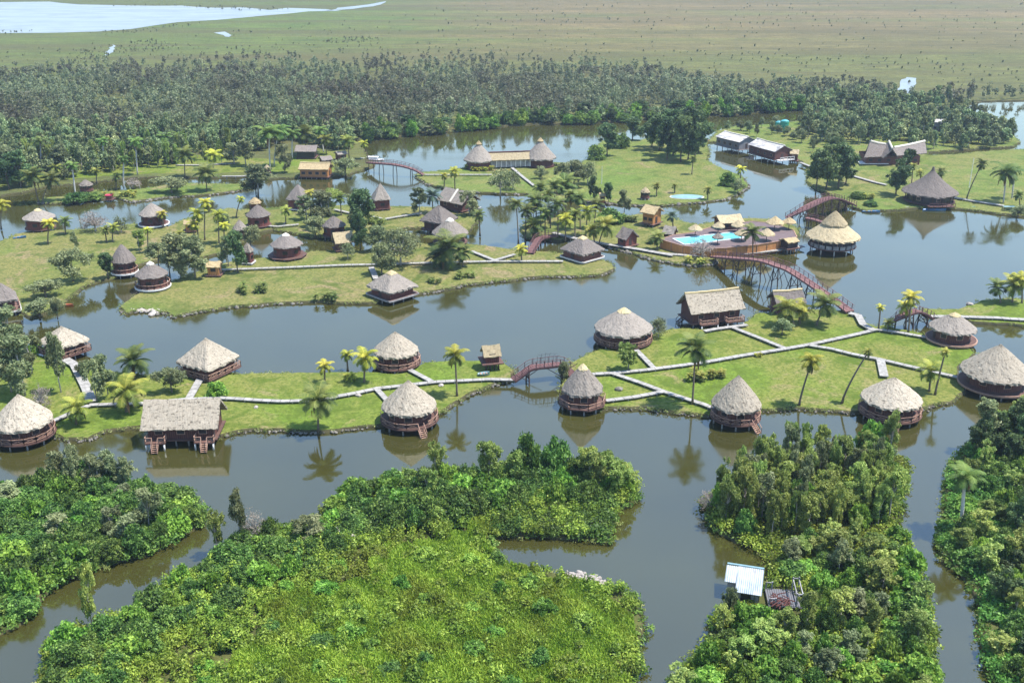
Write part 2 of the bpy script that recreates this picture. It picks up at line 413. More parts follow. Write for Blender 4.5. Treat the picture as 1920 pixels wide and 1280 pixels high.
L4 = [(-140,470),(0,455),(15,450),(27,442),(55,437),(100,435),(155,432),(225,427),(250,421),(265,425),(315,427),(350,412),(410,397),(430,392),(450,396),(510,392),(575,392),(625,387),(660,388),(700,389),(750,389),(800,390),(845,392),(882,400),(901,405),(900,412),(882,432),(862,441),(830,432),(790,428),(760,430),(725,443),(690,447),(650,446),(610,446),(585,446),(555,440),(510,432),(485,437),(470,446),(440,462),(420,474),(390,482),(350,489),(320,486),(295,490),(270,495),(252,501),(238,512),(207,525),(180,530),(162,537),(140,552),(120,567),(105,575),(85,590),(60,597),(42,592),(20,580),(-40,600),(-150,560)]
L5 = [(70,380),(100,383),(144,380),(188,374),(215,371),(249,380),(285,375),(319,370),(370,368),(420,363),(470,354),(476,350),(437,347),(380,346),(330,345),(290,353),(240,359),(190,362),(165,355),(130,370),(90,372)]
L7 = [(778,332),(808,349),(841,356),(882,361),(929,364),(983,365),(1025,372),(1050,377),(1120,379),(1162,385),(1202,386),(1245,386),(1310,381),(1360,375),(1385,362),(1397,355),(1404,350),(1390,332),(1357,319),(1325,302),(1330,285),(1322,262),(1300,248),(1255,250),(1225,260),(1200,264),(1167,262),(1130,266),(1112,280),(1105,296),(1087,309),(1043,306),(1000,311),(930,312),(868,317),(828,322),(784,326)]
L8 = [(1326,268),(1345,247),(1380,238),(1440,235),(1500,228),(1560,222),(1650,216),(1750,216),(1830,223),(1870,240),(1900,255),(1912,268),(1900,276),(1830,280),(1775,284),(1738,287),(1738,293),(1785,292),(1830,287),(1920,281),(2100,278),(2100,412),(1920,407),(1875,402),(1830,396),(1785,392),(1725,391),(1665,396),(1620,396),(1600,391),(1557,366),(1525,354),(1512,340),(1514,318),(1505,306),(1470,288),(1400,273),(1350,266)]
L10 = [(985,449),(975,430),(990,413),(1020,405),(1050,401),(1090,400),(1130,400),(1165,410),(1195,404),(1250,405),(1282,418),(1310,424),(1360,413),(1407,411),(1450,413),(1490,425),(1500,440),(1480,458),(1420,472),(1345,488),(1335,497),(1295,498),(1260,494),(1220,486),(1170,471),(1135,463),(1100,452),(1077,447),(1050,453),(1007,451)]
L11 = [(1732,582),(1794,582),(1832,570),(1841,566),(1880,562),(1920,564),(2050,560),(2050,612),(1920,613),(1897,609),(1867,609),(1828,607),(1811,603),(1744,595),(1728,588)]
FRONT6 = [(-260,376),(-100,371),(0,368),(34,363),(60,358),(90,350),(130,347),(190,341),(230,336),(290,333),(330,335),(400,334),(470,331),(500,337),(560,334),(600,333),(638,333),(673,322),(704,312),(692,302),(683,285),(677,262),(741,257),(808,252),(875,245),(925,238),(1010,233),(1077,233),(1100,232),(1190,226),(1240,222),(1290,220),(1350,218),(1430,211),(1500,205),(1580,212),(1700,206),(1800,200),(1840,191),(1920,189),(2100,184)]
land('lawn', L1, M['lawn_fresh'], seed=1.1)
land('lawn', L2, M['lawn_fresh'], seed=2.3)
land('lawn', L3, M['lawn_dry'], seed=3.7)
land('lawn', L4, M['lawn_dry'], seed=4.1)
land('lawn', L5, M['lawn_back'], seed=5.9)
land('lawn', L7, M['lawn_back'], seed=6.3)
land('lawn', L8, M['lawn_back'], seed=7.7)
land('lawn', L10, M['lawn_dry'], seed=8.8)
land('lawn', L11, M['lawn_fresh'], seed=9.2)
land('ground', FRONT6, M['marsh'], step=2.0, amp=.8, seed=10.1, world=[(1400,420),(2600,800),(BIG,2500),(BIG,BIG),(-BIG,BIG),(-BIG,1500),(-1200,420)])
# the grassy clearing at the left back in front of the woods
CLEAR = [(-260,352),(0,349),(60,345),(130,336),(190,331),(290,325),(400,325),(470,322),(540,324),(640,322),(665,316),(660,300),(640,285),(590,283),(530,300),(470,296),(400,290),(330,292),(260,300),(200,312),(120,322),(60,330),(-260,335)]
sheet('lawn', densify([at(x, y, .55) for x, y in CLEAR], 3, 1.2, 4), .57, M['lawn_fresh'])

F1 = [(-90,1240),(0,1186),(45,1167),(71,1130),(105,1096),(150,1077),(195,1059),(262,1044),(319,1017),(345,999),(379,987),(384,962),(365,938),(300,922),(230,908),(150,900),(100,912),(0,925),(-120,930),(-200,1000)]
F2 = [(85,1340),(79,1280),(86,1242),(95,1210),(150,1185),(205,1168),(262,1160),(268,1130),(300,1106),(350,1082),(400,1058),(440,1020),(480,1002),(560,990),(595,975),(620,955),(650,930),(700,916),(760,902),(850,892),(950,886),(1050,882),(1130,892),(1190,918),(1197,935),(1162,955),(1147,987),(1143,1016),(1088,1010),(990,1006),(920,1006),(926,1036),(945,1058),(990,1068),(1049,1078),(1080,1090),(1132,1106),(1162,1100),(1186,1124),(1203,1163),(1205,1178),(1198,1210),(1198,1249),(1182,1285),(1160,1340)]
F3 = [(1235,1340),(1266,1276),(1305,1236),(1323,1214),(1341,1158),(1385,1125),(1445,1105),(1450,1060),(1415,1024),(1384,1018),(1349,1000),(1327,978),(1322,950),(1345,920),(1400,890),(1480,868),(1600,855),(1690,862),(1700,886),(1690,930),(1686,965),(1682,1000),(1704,1035),(1726,1070),(1734,1114),(1743,1180),(1748,1245),(1755,1340)]
F4 = [(1885,1340),(1866,1280),(1853,1236),(1844,1193),(1840,1158),(1822,1096),(1791,1070),(1765,1053),(1763,1018),(1767,965),(1774,912),(1778,880),(1805,850),(1830,825),(1880,800),(1960,785),(2060,790),(2160,1340)]
for k, F in enumerate((F1, F2, F3, F4)): land('ground', F, M['soil'], h=.5, seed=11+k*1.7)
# far lake and marsh pools, sheets lying just over the plain
def far_sheet(name, pts, mat, step, amp, seed, z=.62):
    sheet(name, densify([at(x, y, .55) for x, y in pts], step, amp, seed), z, mat)
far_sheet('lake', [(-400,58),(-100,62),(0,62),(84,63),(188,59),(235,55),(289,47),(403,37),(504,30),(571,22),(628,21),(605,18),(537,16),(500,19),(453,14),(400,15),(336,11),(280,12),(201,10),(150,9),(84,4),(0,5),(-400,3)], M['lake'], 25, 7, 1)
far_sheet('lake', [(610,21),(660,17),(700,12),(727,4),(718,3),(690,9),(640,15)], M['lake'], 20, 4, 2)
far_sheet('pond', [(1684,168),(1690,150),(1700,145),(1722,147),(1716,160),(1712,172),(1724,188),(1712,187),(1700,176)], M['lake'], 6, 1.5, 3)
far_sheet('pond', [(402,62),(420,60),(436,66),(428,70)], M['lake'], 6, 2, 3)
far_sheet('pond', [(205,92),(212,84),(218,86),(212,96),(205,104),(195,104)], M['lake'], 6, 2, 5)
# ------------------------------------------------------------------ foliage generators
def unit(v): return v/np.maximum(np.linalg.norm(v, axis=-1, keepdims=True), 1e-6)
def leaf_cloud(C, Rr, n, L, W, rs, up=.55, flat=.5, droop=0.0, shell=(.72, 1.08), tl=None):
    """n leaf faces on the shells of lumps (centres C, radii Rr); returns verts, quads, tone"""
    C = np.asarray(C, float); Rr = np.asarray(Rr, float)
    w = (Rr[:,0]*Rr[:,1]+Rr[:,0]*Rr[:,2]); idx = rs.choice(len(C), n, p=w/w.sum())
    d = unit(rs.normal(size=(n, 3))); fl = rs.rand(n) < up; d[:,2] = np.where(fl, np.abs(d[:,2]), d[:,2])
    rad = rs.uniform(shell[0], shell[1], (n, 1))
    P = C[idx] + d*Rr[idx]*rad
    N = unit(d*(1-flat) + np.array([0,0,1.0])*flat*.9 + rs.normal(size=(n,3))*.75)
    T = unit(np.cross(N, rs.normal(size=(n,3)))); T[:,2] -= droop; T = unit(T); B = unit(np.cross(N, T))
    s = rs.uniform(.65, 1.25, (n, 1)); l = T*(L*s/2); b = B*(W*s/2)
    V = np.empty((n, 4, 3)); V[:,0] = P-l; V[:,1] = P+b-l*.1; V[:,2] = P+l; V[:,3] = P-b-l*.1
    lump_t = (rs.rand(len(C)) if tl is None else tl)[idx]
    tone = np.clip(.5+.55*(rs.rand(n)-.5)+.6*(lump_t-.5), 0, 1)
    return V.reshape(-1, 3), np.arange(n*4).reshape(-1, 4), np.repeat(tone, 4)

def crown_broad(rs, Rh, H, nl, n, L, W, base=.15):
    th = rs.uniform(0, 2*PI, nl); ph = np.arcsin(rs.uniform(-.12, 1, nl)); k = rs.uniform(.45, .86, nl)
    C = np.stack([np.cos(th)*np.cos(ph)*Rh*k, np.sin(th)*np.cos(ph)*Rh*k, H*base + H*(1-base)*np.clip(np.sin(ph)*k, -.1, 1)*.93], 1)
    r = rs.uniform(.13, .27, nl)*Rh; Rr = np.stack([r*rs.uniform(.6,1.5,nl), r*rs.uniform(.6,1.5,nl), r*rs.uniform(.55,1.1,nl)], 1)
    return leaf_cloud(C, Rr, n, L, W, rs, shell=(.3, 1.35)), C
def crown_wispy(rs, Rh, H, nl, n, L, W, base=.14):
    K = 9; ca = rs.uniform(0, 2*PI, K); cr = rs.uniform(.2, .72, K)*Rh; cz = H*rs.uniform(base+.12, .93, K); cr[0] *= .3; cz[0] = H*.9; cr[cz > .8*H] *= .65
    ii = rs.randint(0, K, nl)
    C = np.stack([np.cos(ca[ii])*cr[ii], np.sin(ca[ii])*cr[ii], cz[ii]], 1) + rs.normal(size=(nl, 3))*np.array([.17*Rh, .17*Rh, .075*H])
    C[:,2] = np.clip(C[:,2], base*H*.8, H*.97); r = rs.uniform(.13, .25, nl)*Rh; Rr = np.stack([r, r, r*1.25], 1); tl = np.clip(rs.rand(K)[ii]*.6+rs.rand(nl)*.5, 0, 1)
    return leaf_cloud(C, Rr, n, L, W, rs, up=.55, flat=.2, droop=.35, shell=(.3, 1.15), tl=tl), C
    z = base + (1-base)*rs.rand(nl)**.85; prof = np.sin(np.clip((z-base)/(1-base), .04, 1)**.7*PI*.93+.15)*.9+.1
    th = rs.uniform(0, 2*PI, nl); k = rs.uniform(.15, .8, nl)*prof
    C = np.stack([np.cos(th)*Rh*k, np.sin(th)*Rh*k, z*H*.93], 1)
    r = rs.uniform(.18, .34, nl)*Rh; Rr = np.stack([r, r, r*1.35], 1)
    return leaf_cloud(C, Rr, n, L, W, rs, up=.5, flat=.15, droop=.5, shell=(.35, 1.12)), C
def limbs(C, H, r, fork, rs, k=6, m=5):
    mb = MB(); f = Vector((rs.uniform(-.1,.1), rs.uniform(-.1,.1), fork*H))
    mb.tube([(0,0,-.4), f*.5+Vector((rs.uniform(-.12,.12),0,0)), f], [r, r*.8, r*.62], m)
    for i in rs.choice(len(C), min(k, len(C)), replace=False):
        c = Vector(C[i]); mid = f.lerp(c, .5) + Vector((0,0,.06*H))
        mb.tube([f, mid, c], [r*.5, r*.3, r*.1], 4, cap=False)
    return mb
def leafmesh(name, data, m): V, Q, t_ = data; return np_mesh(name, V, Q, m, t_)

TREES = {}
def kind(key, crown_m, trunk_m, make, nvar, r, fork, k=6):
    TREES[key] = []
    for i in range(nvar):
        rs = np.random.RandomState(hash(key) % 1000 if False else sum(map(ord, key))*7+i)
        data, C = make(rs)
        TREES[key].append((leafmesh('crown', data, M[crown_m]), limbs(C, C[:,2].max(), r, fork, rs, k).mesh('trunk', M[trunk_m], True)))
# every kind is made at 1 m crown radius x given height, then scaled
kind('mangrove', 'mangrove', 'bark', lambda rs: crown_broad(rs, 2.4, 3.6, 78, 6000, .40, .22), 6, .13, .2)
kind('bright', 'bright', 'bark', lambda rs: crown_broad(rs, 2.2, 3.0, 56, 4200, .42, .25), 4, .1, .2)
kind('olive', 'olive', 'bark_pale', lambda rs: crown_wispy(rs, 2.0, 6.5, 80, 5600, .40, .16), 5, .13, .45, 8)
kind('greyolive', 'greyolive', 'bark_pale', lambda rs: crown_wispy(rs, 2.0, 6.5, 76, 5000, .40, .17), 4, .13, .45, 8)
kind('darkgreen', 'darkgreen', 'bark', lambda rs: crown_wispy(rs, 2.2, 6.8, 84, 6200, .42, .2), 4, .14, .4, 8)
kind('roundolive', 'greyolive', 'bark', lambda rs: crown_wispy(rs, 2.6, 4.6, 74, 4200, .38, .18, .24), 5, .16, .3, 10)
kind('sparse', 'greyolive', 'bark_pale', lambda rs: crown_broad(rs, 2.6, 4.6, 50, 1700, .36, .18, .3), 3, .17, .35, 20)
kind('bare', 'bare', 'bark_pale', lambda rs: crown_broad(rs, 2.6, 4.6, 60, 1100, .34, .10, .25), 3, .2, .3, 40)
kind('woodland', 'forest', 'bark_pale', lambda rs: crown_wispy(rs, 2.4, 7.0, 50, 1500, .68, .38), 6, .14, .35, 5)
kind('woodround', 'forest', 'bark', lambda rs: crown_broad(rs, 2.7, 5.6, 46, 1400, .68, .42, .25), 5, .14, .3, 5)

def plant_tree(key, loc, sx, sz, label, group=None, name='tree', cat='tree', rz=None, var=None, single=False):
    v = TREES[key][rnd.randrange(len(TREES[key])) if var is None else var]
    rt = empty(name, loc, rnd.uniform(0, 6.28) if rz is None else rz); rt.scale = (sx, sx, sz)
    tag(rt, label, cat, group)
    put('trunk', v[1], rt); put('crown', v[0], rt)
    return rt
NOM = dict(mangrove=(2.4,3.6), bright=(2.2,3.0), olive=(2.0,6.5), greyolive=(2.0,6.5), darkgreen=(2.2,6.8), roundolive=(2.6,4.6), sparse=(2.6,4.8), bare=(2.6,4.8), woodland=(2.4,7.0), woodround=(2.7,5.6))

def tree_px(key, bx, by, ty, rx, label, name='tree', cat='tree', group=None, z=.5):
    """a tree whose trunk meets the ground at photo point (bx, by), top at row ty, crown half-width rx pixels"""
    b = at(bx, by, z); H = at_y(bx, ty, b.y).z - z; r = rx*mpp(b.y, z+H/2)*1.18
    n = NOM[key]
    # a crown of depth r seen from above reaches higher in the picture than its top
    H = max(1.0, H - .35*r)
    return plant_tree(key, b, r/n[0], H/n[1], label, group, name, cat)

# ------------------------------------------------------------------ palms
def palm_crown(rs, nf, L, m, droopy=1.0, royal=False, nl=15, wid=.17):
    V = []; Q = []; T = []
    def quad(a, b, c, d, t_):
        k = len(V); V.extend([a, b, c, d]); Q.append((k, k+1, k+2, k+3)); T.extend([t_]*4)
    for i in range(nf):
        az = i*2.39996 + rs.uniform(-.25, .25); u = (i+.5)/nf
        el = R(86 - 106*u**1.1) if not royal else R(78 - 84*u)
        l = L*rs.uniform(.85, 1.1)*(.75+.25*math.sin(PI*min(1, .25+u)))
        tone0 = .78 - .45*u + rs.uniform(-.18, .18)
        pts = []; p = np.array([0., 0., 0.]); e = el
        ns = 9
        for k in range(ns+1):
            pts.append(p.copy()); st = l/ns
            p = p + st*np.array([math.cos(e)*math.cos(az), math.cos(e)*math.sin(az), math.sin(e)])
            e -= R(7.2*droopy)*(1+.9*k/ns)
            e = max(e, R(-86))
        pts = np.array(pts)
        def P(t_):
            x = t_*ns; k = min(int(x), ns-1); return pts[k]+(pts[k+1]-pts[k])*(x-k), unit((pts[k+1]-pts[k])[None])[0]
        side = np.array([-math.sin(az), math.cos(az), 0.])
        for k in range(ns):
            w = .055*(1-k/ns)+.015
            quad(pts[k]-side*w, pts[k]+side*w, pts[k+1]+side*w, pts[k+1]-side*w, min(1, tone0+.2))
        for j in range(nl):
            t_ = .10 + .9*(j+.5)/nl; q, d = P(t_); upv = np.cross(d, side); 
            if upv[2] < 0: upv = -upv
            ll = L*.33*(math.sin(PI*(.12+.83*t_))**.7)*rs.uniform(.85, 1.1)
            for s in (-1, 1):
                dirv = unit((side*s*.95 + d*.55 - np.array([0,0,.42*droopy]) + upv*.12)[None])[0]
                tip = q + dirv*ll; wv = d*(wid*L/3.0)
                tt = tone0 + rs.uniform(-.12, .12)
                quad(q-wv*.5, q+wv*.5, q+dirv*ll*.6+wv*.42, tip, np.clip(tt, .1, 1))
    for i in range(4):                                   # dead fronds hanging below the crown
        az = rs.uniform(0, 6.28); l = L*rs.uniform(.45, .75); o = np.array([math.cos(az), math.sin(az), 0.]); sd_ = np.array([-o[1], o[0], 0.])
        a = o*.15 - np.array([0,0,.15]); b = o*(.15+l*.35) - np.array([0,0,l*.6]); c = o*(.1+l*.4) - np.array([0,0,l])
        quad(a-sd_*.06, a+sd_*.06, b+sd_*.16, b-sd_*.16, 0.0); quad(b-sd_*.16, b+sd_*.16, c+sd_*.05, c-sd_*.05, 0.0)
    return np_mesh('crown', V, Q, m, np.array(T))
PALMC = {}
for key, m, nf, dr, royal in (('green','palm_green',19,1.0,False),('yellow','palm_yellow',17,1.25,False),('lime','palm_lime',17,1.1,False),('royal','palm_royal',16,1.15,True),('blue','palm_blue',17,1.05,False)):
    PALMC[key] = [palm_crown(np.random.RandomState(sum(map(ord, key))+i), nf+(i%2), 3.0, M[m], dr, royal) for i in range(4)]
nutm = MB()
for i in range(7):
    a = i*.9; c = Vector((math.cos(a)*.28, math.sin(a)*.28, -.25-.1*(i%2)))
    nutm.tube([c+Vector((0,0,.17)), c+Vector((0,0,.08)), c-Vector((0,0,.08)), c-Vector((0,0,.17))], [.05,.14,.14,.04], 6)
NUTS = nutm.mesh('coconuts', M['palm_lime'], True)

def palm(bx, by, cx, cy, r, key, label, name='palm_tree', z=.55, thick=.19, nuts=True, group=None, trunk=True):
    b = at(bx, by, z); c = at_y(cx, cy, b.y); L = r*mpp(b.y, c.z)*1.38
    d = c - b
    rt = empty(name, b); tag(rt, label, 'palm', group)
    mb = MB(); pts = []; rr = []
    royal = key == 'royal'
    for i in range(9):
        t_ = i/8; p = Vector((d.x*t_**1.35, 0, d.z*t_ - (0 if i else .4)))
        pts.append(p)
        rr.append((thick*(1.5 if i == 0 else 1.0-.35*t_)) if not royal else .21*(1.15-.25*abs(t_-.45)))
    mb.tube(pts, rr, 7)
    mb.build('trunk', M['royal_bark' if royal else 'palm_bark'], rt, True)
    if royal:
        sh = MB(); top = pts[-1]; sh.tube([top-Vector((0,0,.1)), top+Vector((0,0,.75)), top+Vector((0,0,1.2))], [.17,.15,.08], 7)
        sh.build('crownshaft', M['palm_royal'], rt, True)
    me = PALMC[key][rnd.randrange(4)]; k = L/3.0
    cr = put('crown', me, rt, (d.x, 0, d.z+(.9 if royal else 0)), (rnd.uniform(-.08,.08), rnd.uniform(-.08,.08), rnd.uniform(0, 6.28))); cr.scale = (k,k,k)
    if nuts and not royal and r > 15:
        put('coconuts', NUTS, rt, (d.x, 0, d.z), (0,0,rnd.uniform(0,6)))
    return rt

# base x, y, crown x, y, radius (photo pixels), tone, label
PALMS = [
 (597,806,597,752,36,'green','green coconut palm on the near bank right of the big rectangular lodge'),
 (857,742,853,666,24,'yellow','yellow tipped coconut palm on the narrow tongue left of the arched footbridge'),
 (609,718,609,687,17,'yellow','small yellow palm standing alone on the near lawn above the long walkway'),
 (652,692,650,666,14,'yellow','small pale palm at the water edge, left of the tall yellow pair'),
 (683,716,685,672,26,'yellow','bushy yellow green palm just left of the rail decked round hut'),
 (250,706,250,678,34,'green','dark green coconut palm at the far edge of the near left lawn'),
 (237,772,236,735,37,'lime','wide lime green palm crossing the walkway left of the big rectangular lodge'),
 (143,795,145,765,29,'lime','low palm with a dark shadow beside the walk to the left edge hut'),
 (1298,758,1304,655,36,'green','tall coconut palm in front of the diagonal walkway and the right lawn plants'),
 (1498,760,1522,678,24,'yellow','yellow palm on a leaning trunk in the middle of the right lawn'),
 (1578,756,1628,660,11,'lime','very thin tall palm leaning right with a tiny crown'),
 (1742,734,1745,697,25,'lime','low green palm between the walkway and the right edge round hut'),
 (1753,740,1772,661,11,'lime','thin tall palm with a small crown near the right lawn tip'),
 (1647,617,1651,576,9,'yellow','little palm on a thin straight stem beside the walkway junction'),
 (1703,622,1709,559,19,'yellow','upper yellow crown of the palm pair by the right footbridge'),
 (1698,616,1698,576,17,'yellow','lower bright yellow palm of the pair by the right footbridge'),
 (1665,620,1667,606,12,'lime','short bushy palm at the foot of the right footbridge'),
 (1489,612,1477,580,30,'lime','bushy lime palm in front of the small thatched bridge hut'),
 (1500,606,1503,582,21,'yellow','yellowish palm just right of the bushy palm before the bridge hut'),
 (1531,609,1548,571,29,'green','leaning coconut palm beside the foot of the long bridge'),
 (1876,567,1870,540,20,'green','green palm on the right edge islet, left of its two neighbours'),
 (1898,566,1900,535,25,'lime','full lime palm in the right edge clump'),
 (1916,568,1915,526,21,'yellow','tallest yellowish palm at the right edge clump'),
 (845,502,842,466,38,'green','big dark palm clump leader on the dry island by the walkway'),
 (826,502,820,482,24,'green','short palm at the left side of the dry island palm clump'),
 (868,500,866,474,22,'green','low palm at the right side of the dry island palm clump'),
 (978,490,977,468,14,'yellow','lone small yellow palm beside the walkway of the dry island'),
 (972,456,968,384,15,'green','slender palm over the water at the left of the central palm grove'),
 (1006,440,1005,378,22,'green','dense green palm in the middle left of the central grove'),
 (1014,428,1013,352,15,'green','highest palm of the central grove'),
 (1040,408,1040,350,19,'green','dark palm in the back row of the central grove, left one'),
 (1060,402,1060,348,24,'green','dark wide palm in the back row of the central grove, right one'),
 (1032,428,1032,392,14,'blue','bluish palm with a drooping crown in the central grove'),
 (1060,450,1060,412,18,'yellow','yellow palm behind the grey pyramid roof of the middle island'),
 (1098,442,1102,397,18,'yellow','yellow palm in the right half of the central grove'),
 (1000,450,1000,424,23,'green','low green palm by the plank ramp of the central grove'),
 (1122,462,1134,424,25,'lime','leaning lime palm left of the small grey cabin'),
 (1115,458,1110,432,17,'lime','smaller palm tucked behind the leaning lime palm'),
 (1231,368,1231,349,9,'lime','small palm right of the tiny dark hut on the back island shore'),
 (1265,362,1265,349,7,'lime','smallest palm above the oval pool on the back island'),
 (1327,374,1327,356,10,'lime','small palm at the right end of the oval pool'),
 (1411,482,1411,437,21,'green','dark palm in front of the pool terrace wall'),
 (1232,468,1232,447,16,'green','dark low palm at the left end of the pool terrace'),
 (1262,428,1260,406,13,'blue','dark feathery palm right of the golden roofed cabin'),
 (90,457,92,420,14,'yellow','yellow palm in front of the round hut at the far left shore'),
 (123,439,122,416,13,'green','small dark palm right of the far left round hut'),
 (211,453,212,427,12,'lime','right palm of the small pair on the left meadow'),
 (200,454,197,432,11,'lime','left palm of the small pair on the left meadow'),
 (307,427,304,402,11,'yellow','yellow palm growing against the white decked round hut'),
 (278,474,277,432,9,'yellow','thin stemmed little palm on the left meadow'),
 (384,450,385,381,14,'yellow','tallest yellow palm of the yellow clump by the orange thatch'),
 (372,453,370,402,18,'yellow','full yellow palm in the yellow clump by the orange thatch'),
 (411,456,410,404,16,'yellow','right hand yellow palm of the yellow clump'),
 (365,456,363,422,14,'yellow','low yellow palm at the base of the yellow clump'),
 (340,463,337,440,11,'lime','small green palm at the left of the yellow clump'),
 (421,462,420,424,11,'yellow','small pale palm at the right of the yellow clump'),
 (443,408,451,374,9,'yellow','little yellow palm left of the paired cone roofs on the shore'),
 (583,402,581,364,12,'yellow','yellow palm touching the roof of the white decked back hut'),
 (2,428,3,385,16,'yellow','yellow palm cut off by the left picture edge'),
 (812,400,810,368,19,'blue','bluish feathery palm left of the gabled boat lodge'),
 (853,354,852,322,13,'yellow','taller yellow palm of the pair left of the twin cones'),
 (833,350,833,330,9,'yellow','shorter yellow palm of the pair left of the twin cones'),
 (1297,327,1300,298,9,'lime','small palm at the right bank of the back island lawn'),
 (1388,338,1389,318,11,'yellow','small yellow palm at the right tip of the back island'),
 (1812,374,1841,308,13,'green','leaning palm on the back right lawn behind the big pavilion'),
 (1766,352,1765,322,12,'green','palm half hidden behind the big conical pavilion'),
 (1726,352,1725,325,10,'lime','low palm left of the peak of the big conical pavilion'),
 (1912,392,1910,366,12,'green','low palm at the right edge of the back lawn shore'),
 (1709,345,1712,312,9,'lime','small palm beside the dark trees left of the big pavilion'),
 (72,378,60,332,22,'green','coconut palm with a curved trunk at the left tip of the back strip'),
 (80,377,96,337,19,'green','second coconut palm leaning right at the tip of the back strip'),
 (388,358,386,326,23,'green','wide dark palm at the middle of the narrow back strip'),
 (400,322,400,292,16,'yellow','yellowish palm in the left back clearing'),
 (347,332,346,292,20,'green','dark palm at the edge of the left back clearing'),
 (575,290,571,252,22,'green','big green palm behind the orange walled house'),
 (612,290,611,262,14,'lime','light palm right of the big one behind the orange walled house'),
 (655,300,652,266,17,'lime','pale palm beside the moored white boat'),
 (104,342,104,316,13,'lime','small palm in the far left clearing'),
 (181,342,181,322,10,'lime','yellowish palm below the woods in the far left clearing'),
 (218,354,218,332,10,'green','small palm left of the white trunk on the back strip'),
 (690,298,682,270,10,'yellow','tiny yellow palm above the moored white boat'),
 (985,447,986,396,16,'green','palm behind the slender one at the water edge of the central grove'),
 (1022,447,1022,402,17,'green','green palm at the foot of the highest palm of the central grove'),
 (1046,446,1046,384,18,'green','tall green palm between the bluish palm and the yellow one of the central grove'),
 (1078,447,1078,402,16,'lime','lime palm right of the yellow palm behind the grey pyramid roof'),
 (1088,430,1086,372,17,'green','tall green palm near the right end of the central grove back row'),
 (1030,418,1027,366,17,'green','green palm just right of the highest palm of the central grove'),
 (1114,428,1118,384,15,'green','palm beside the green shrubby tree near the golden roofed cabin'),
 (1068,420,1070,368,16,'green','palm in the second row of the central grove before the dark wide one'),
 (536,420,536,396,12,'lime','small lime palm on the meadow between the cone huts and the pond'),
 (640,404,638,372,13,'green','dark palm left of the tall dark tree'),
 (900,440,898,404,13,'green','palm at the tip of the meadow by the wide channel'),
]
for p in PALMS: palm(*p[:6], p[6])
ROYALS = [
 (1881,380,1886,330,28,'large royal palm at the right edge of the back lawn'),
 (1897,372,1902,326,15,'smaller royal palm behind the large one at the back lawn'),
 (1800,992,1808,906,34,'bright green royal palm with pale trunk on the near right bank'),
 (78,322,76,270,14,'royal palm with a white trunk at the far left edge of the woods'),
 (258,328,255,272,15,'royal palm with the whitest trunk in the left clearing'),
 (232,352,232,304,12,'royal palm with a pale trunk on the narrow back strip shore'),
 (143,375,136,317,14,'green headed royal palm on the left part of the back strip'),
 (507,318,504,256,26,'left of two tall royal palms beside the orange walled house'),
 (514,312,521,252,22,'right of two tall royal palms beside the orange walled house'),
 (311,292,309,262,14,'small royal palm at the wood edge in the left back'),
 (336,286,336,260,14,'bushy royal palm next to the small one at the wood edge'),
 (195,314,193,270,12,'slim royal palm between grey trees at the left woods'),
 (548,300,548,256,16,'royal palm behind the pair by the orange walled house'),
 (607,286,600,250,15,'royal palm shading the dark roofed shelter'),
]
for b in ROYALS: palm(*b[:5], 'royal', b[5], name='royal_palm')

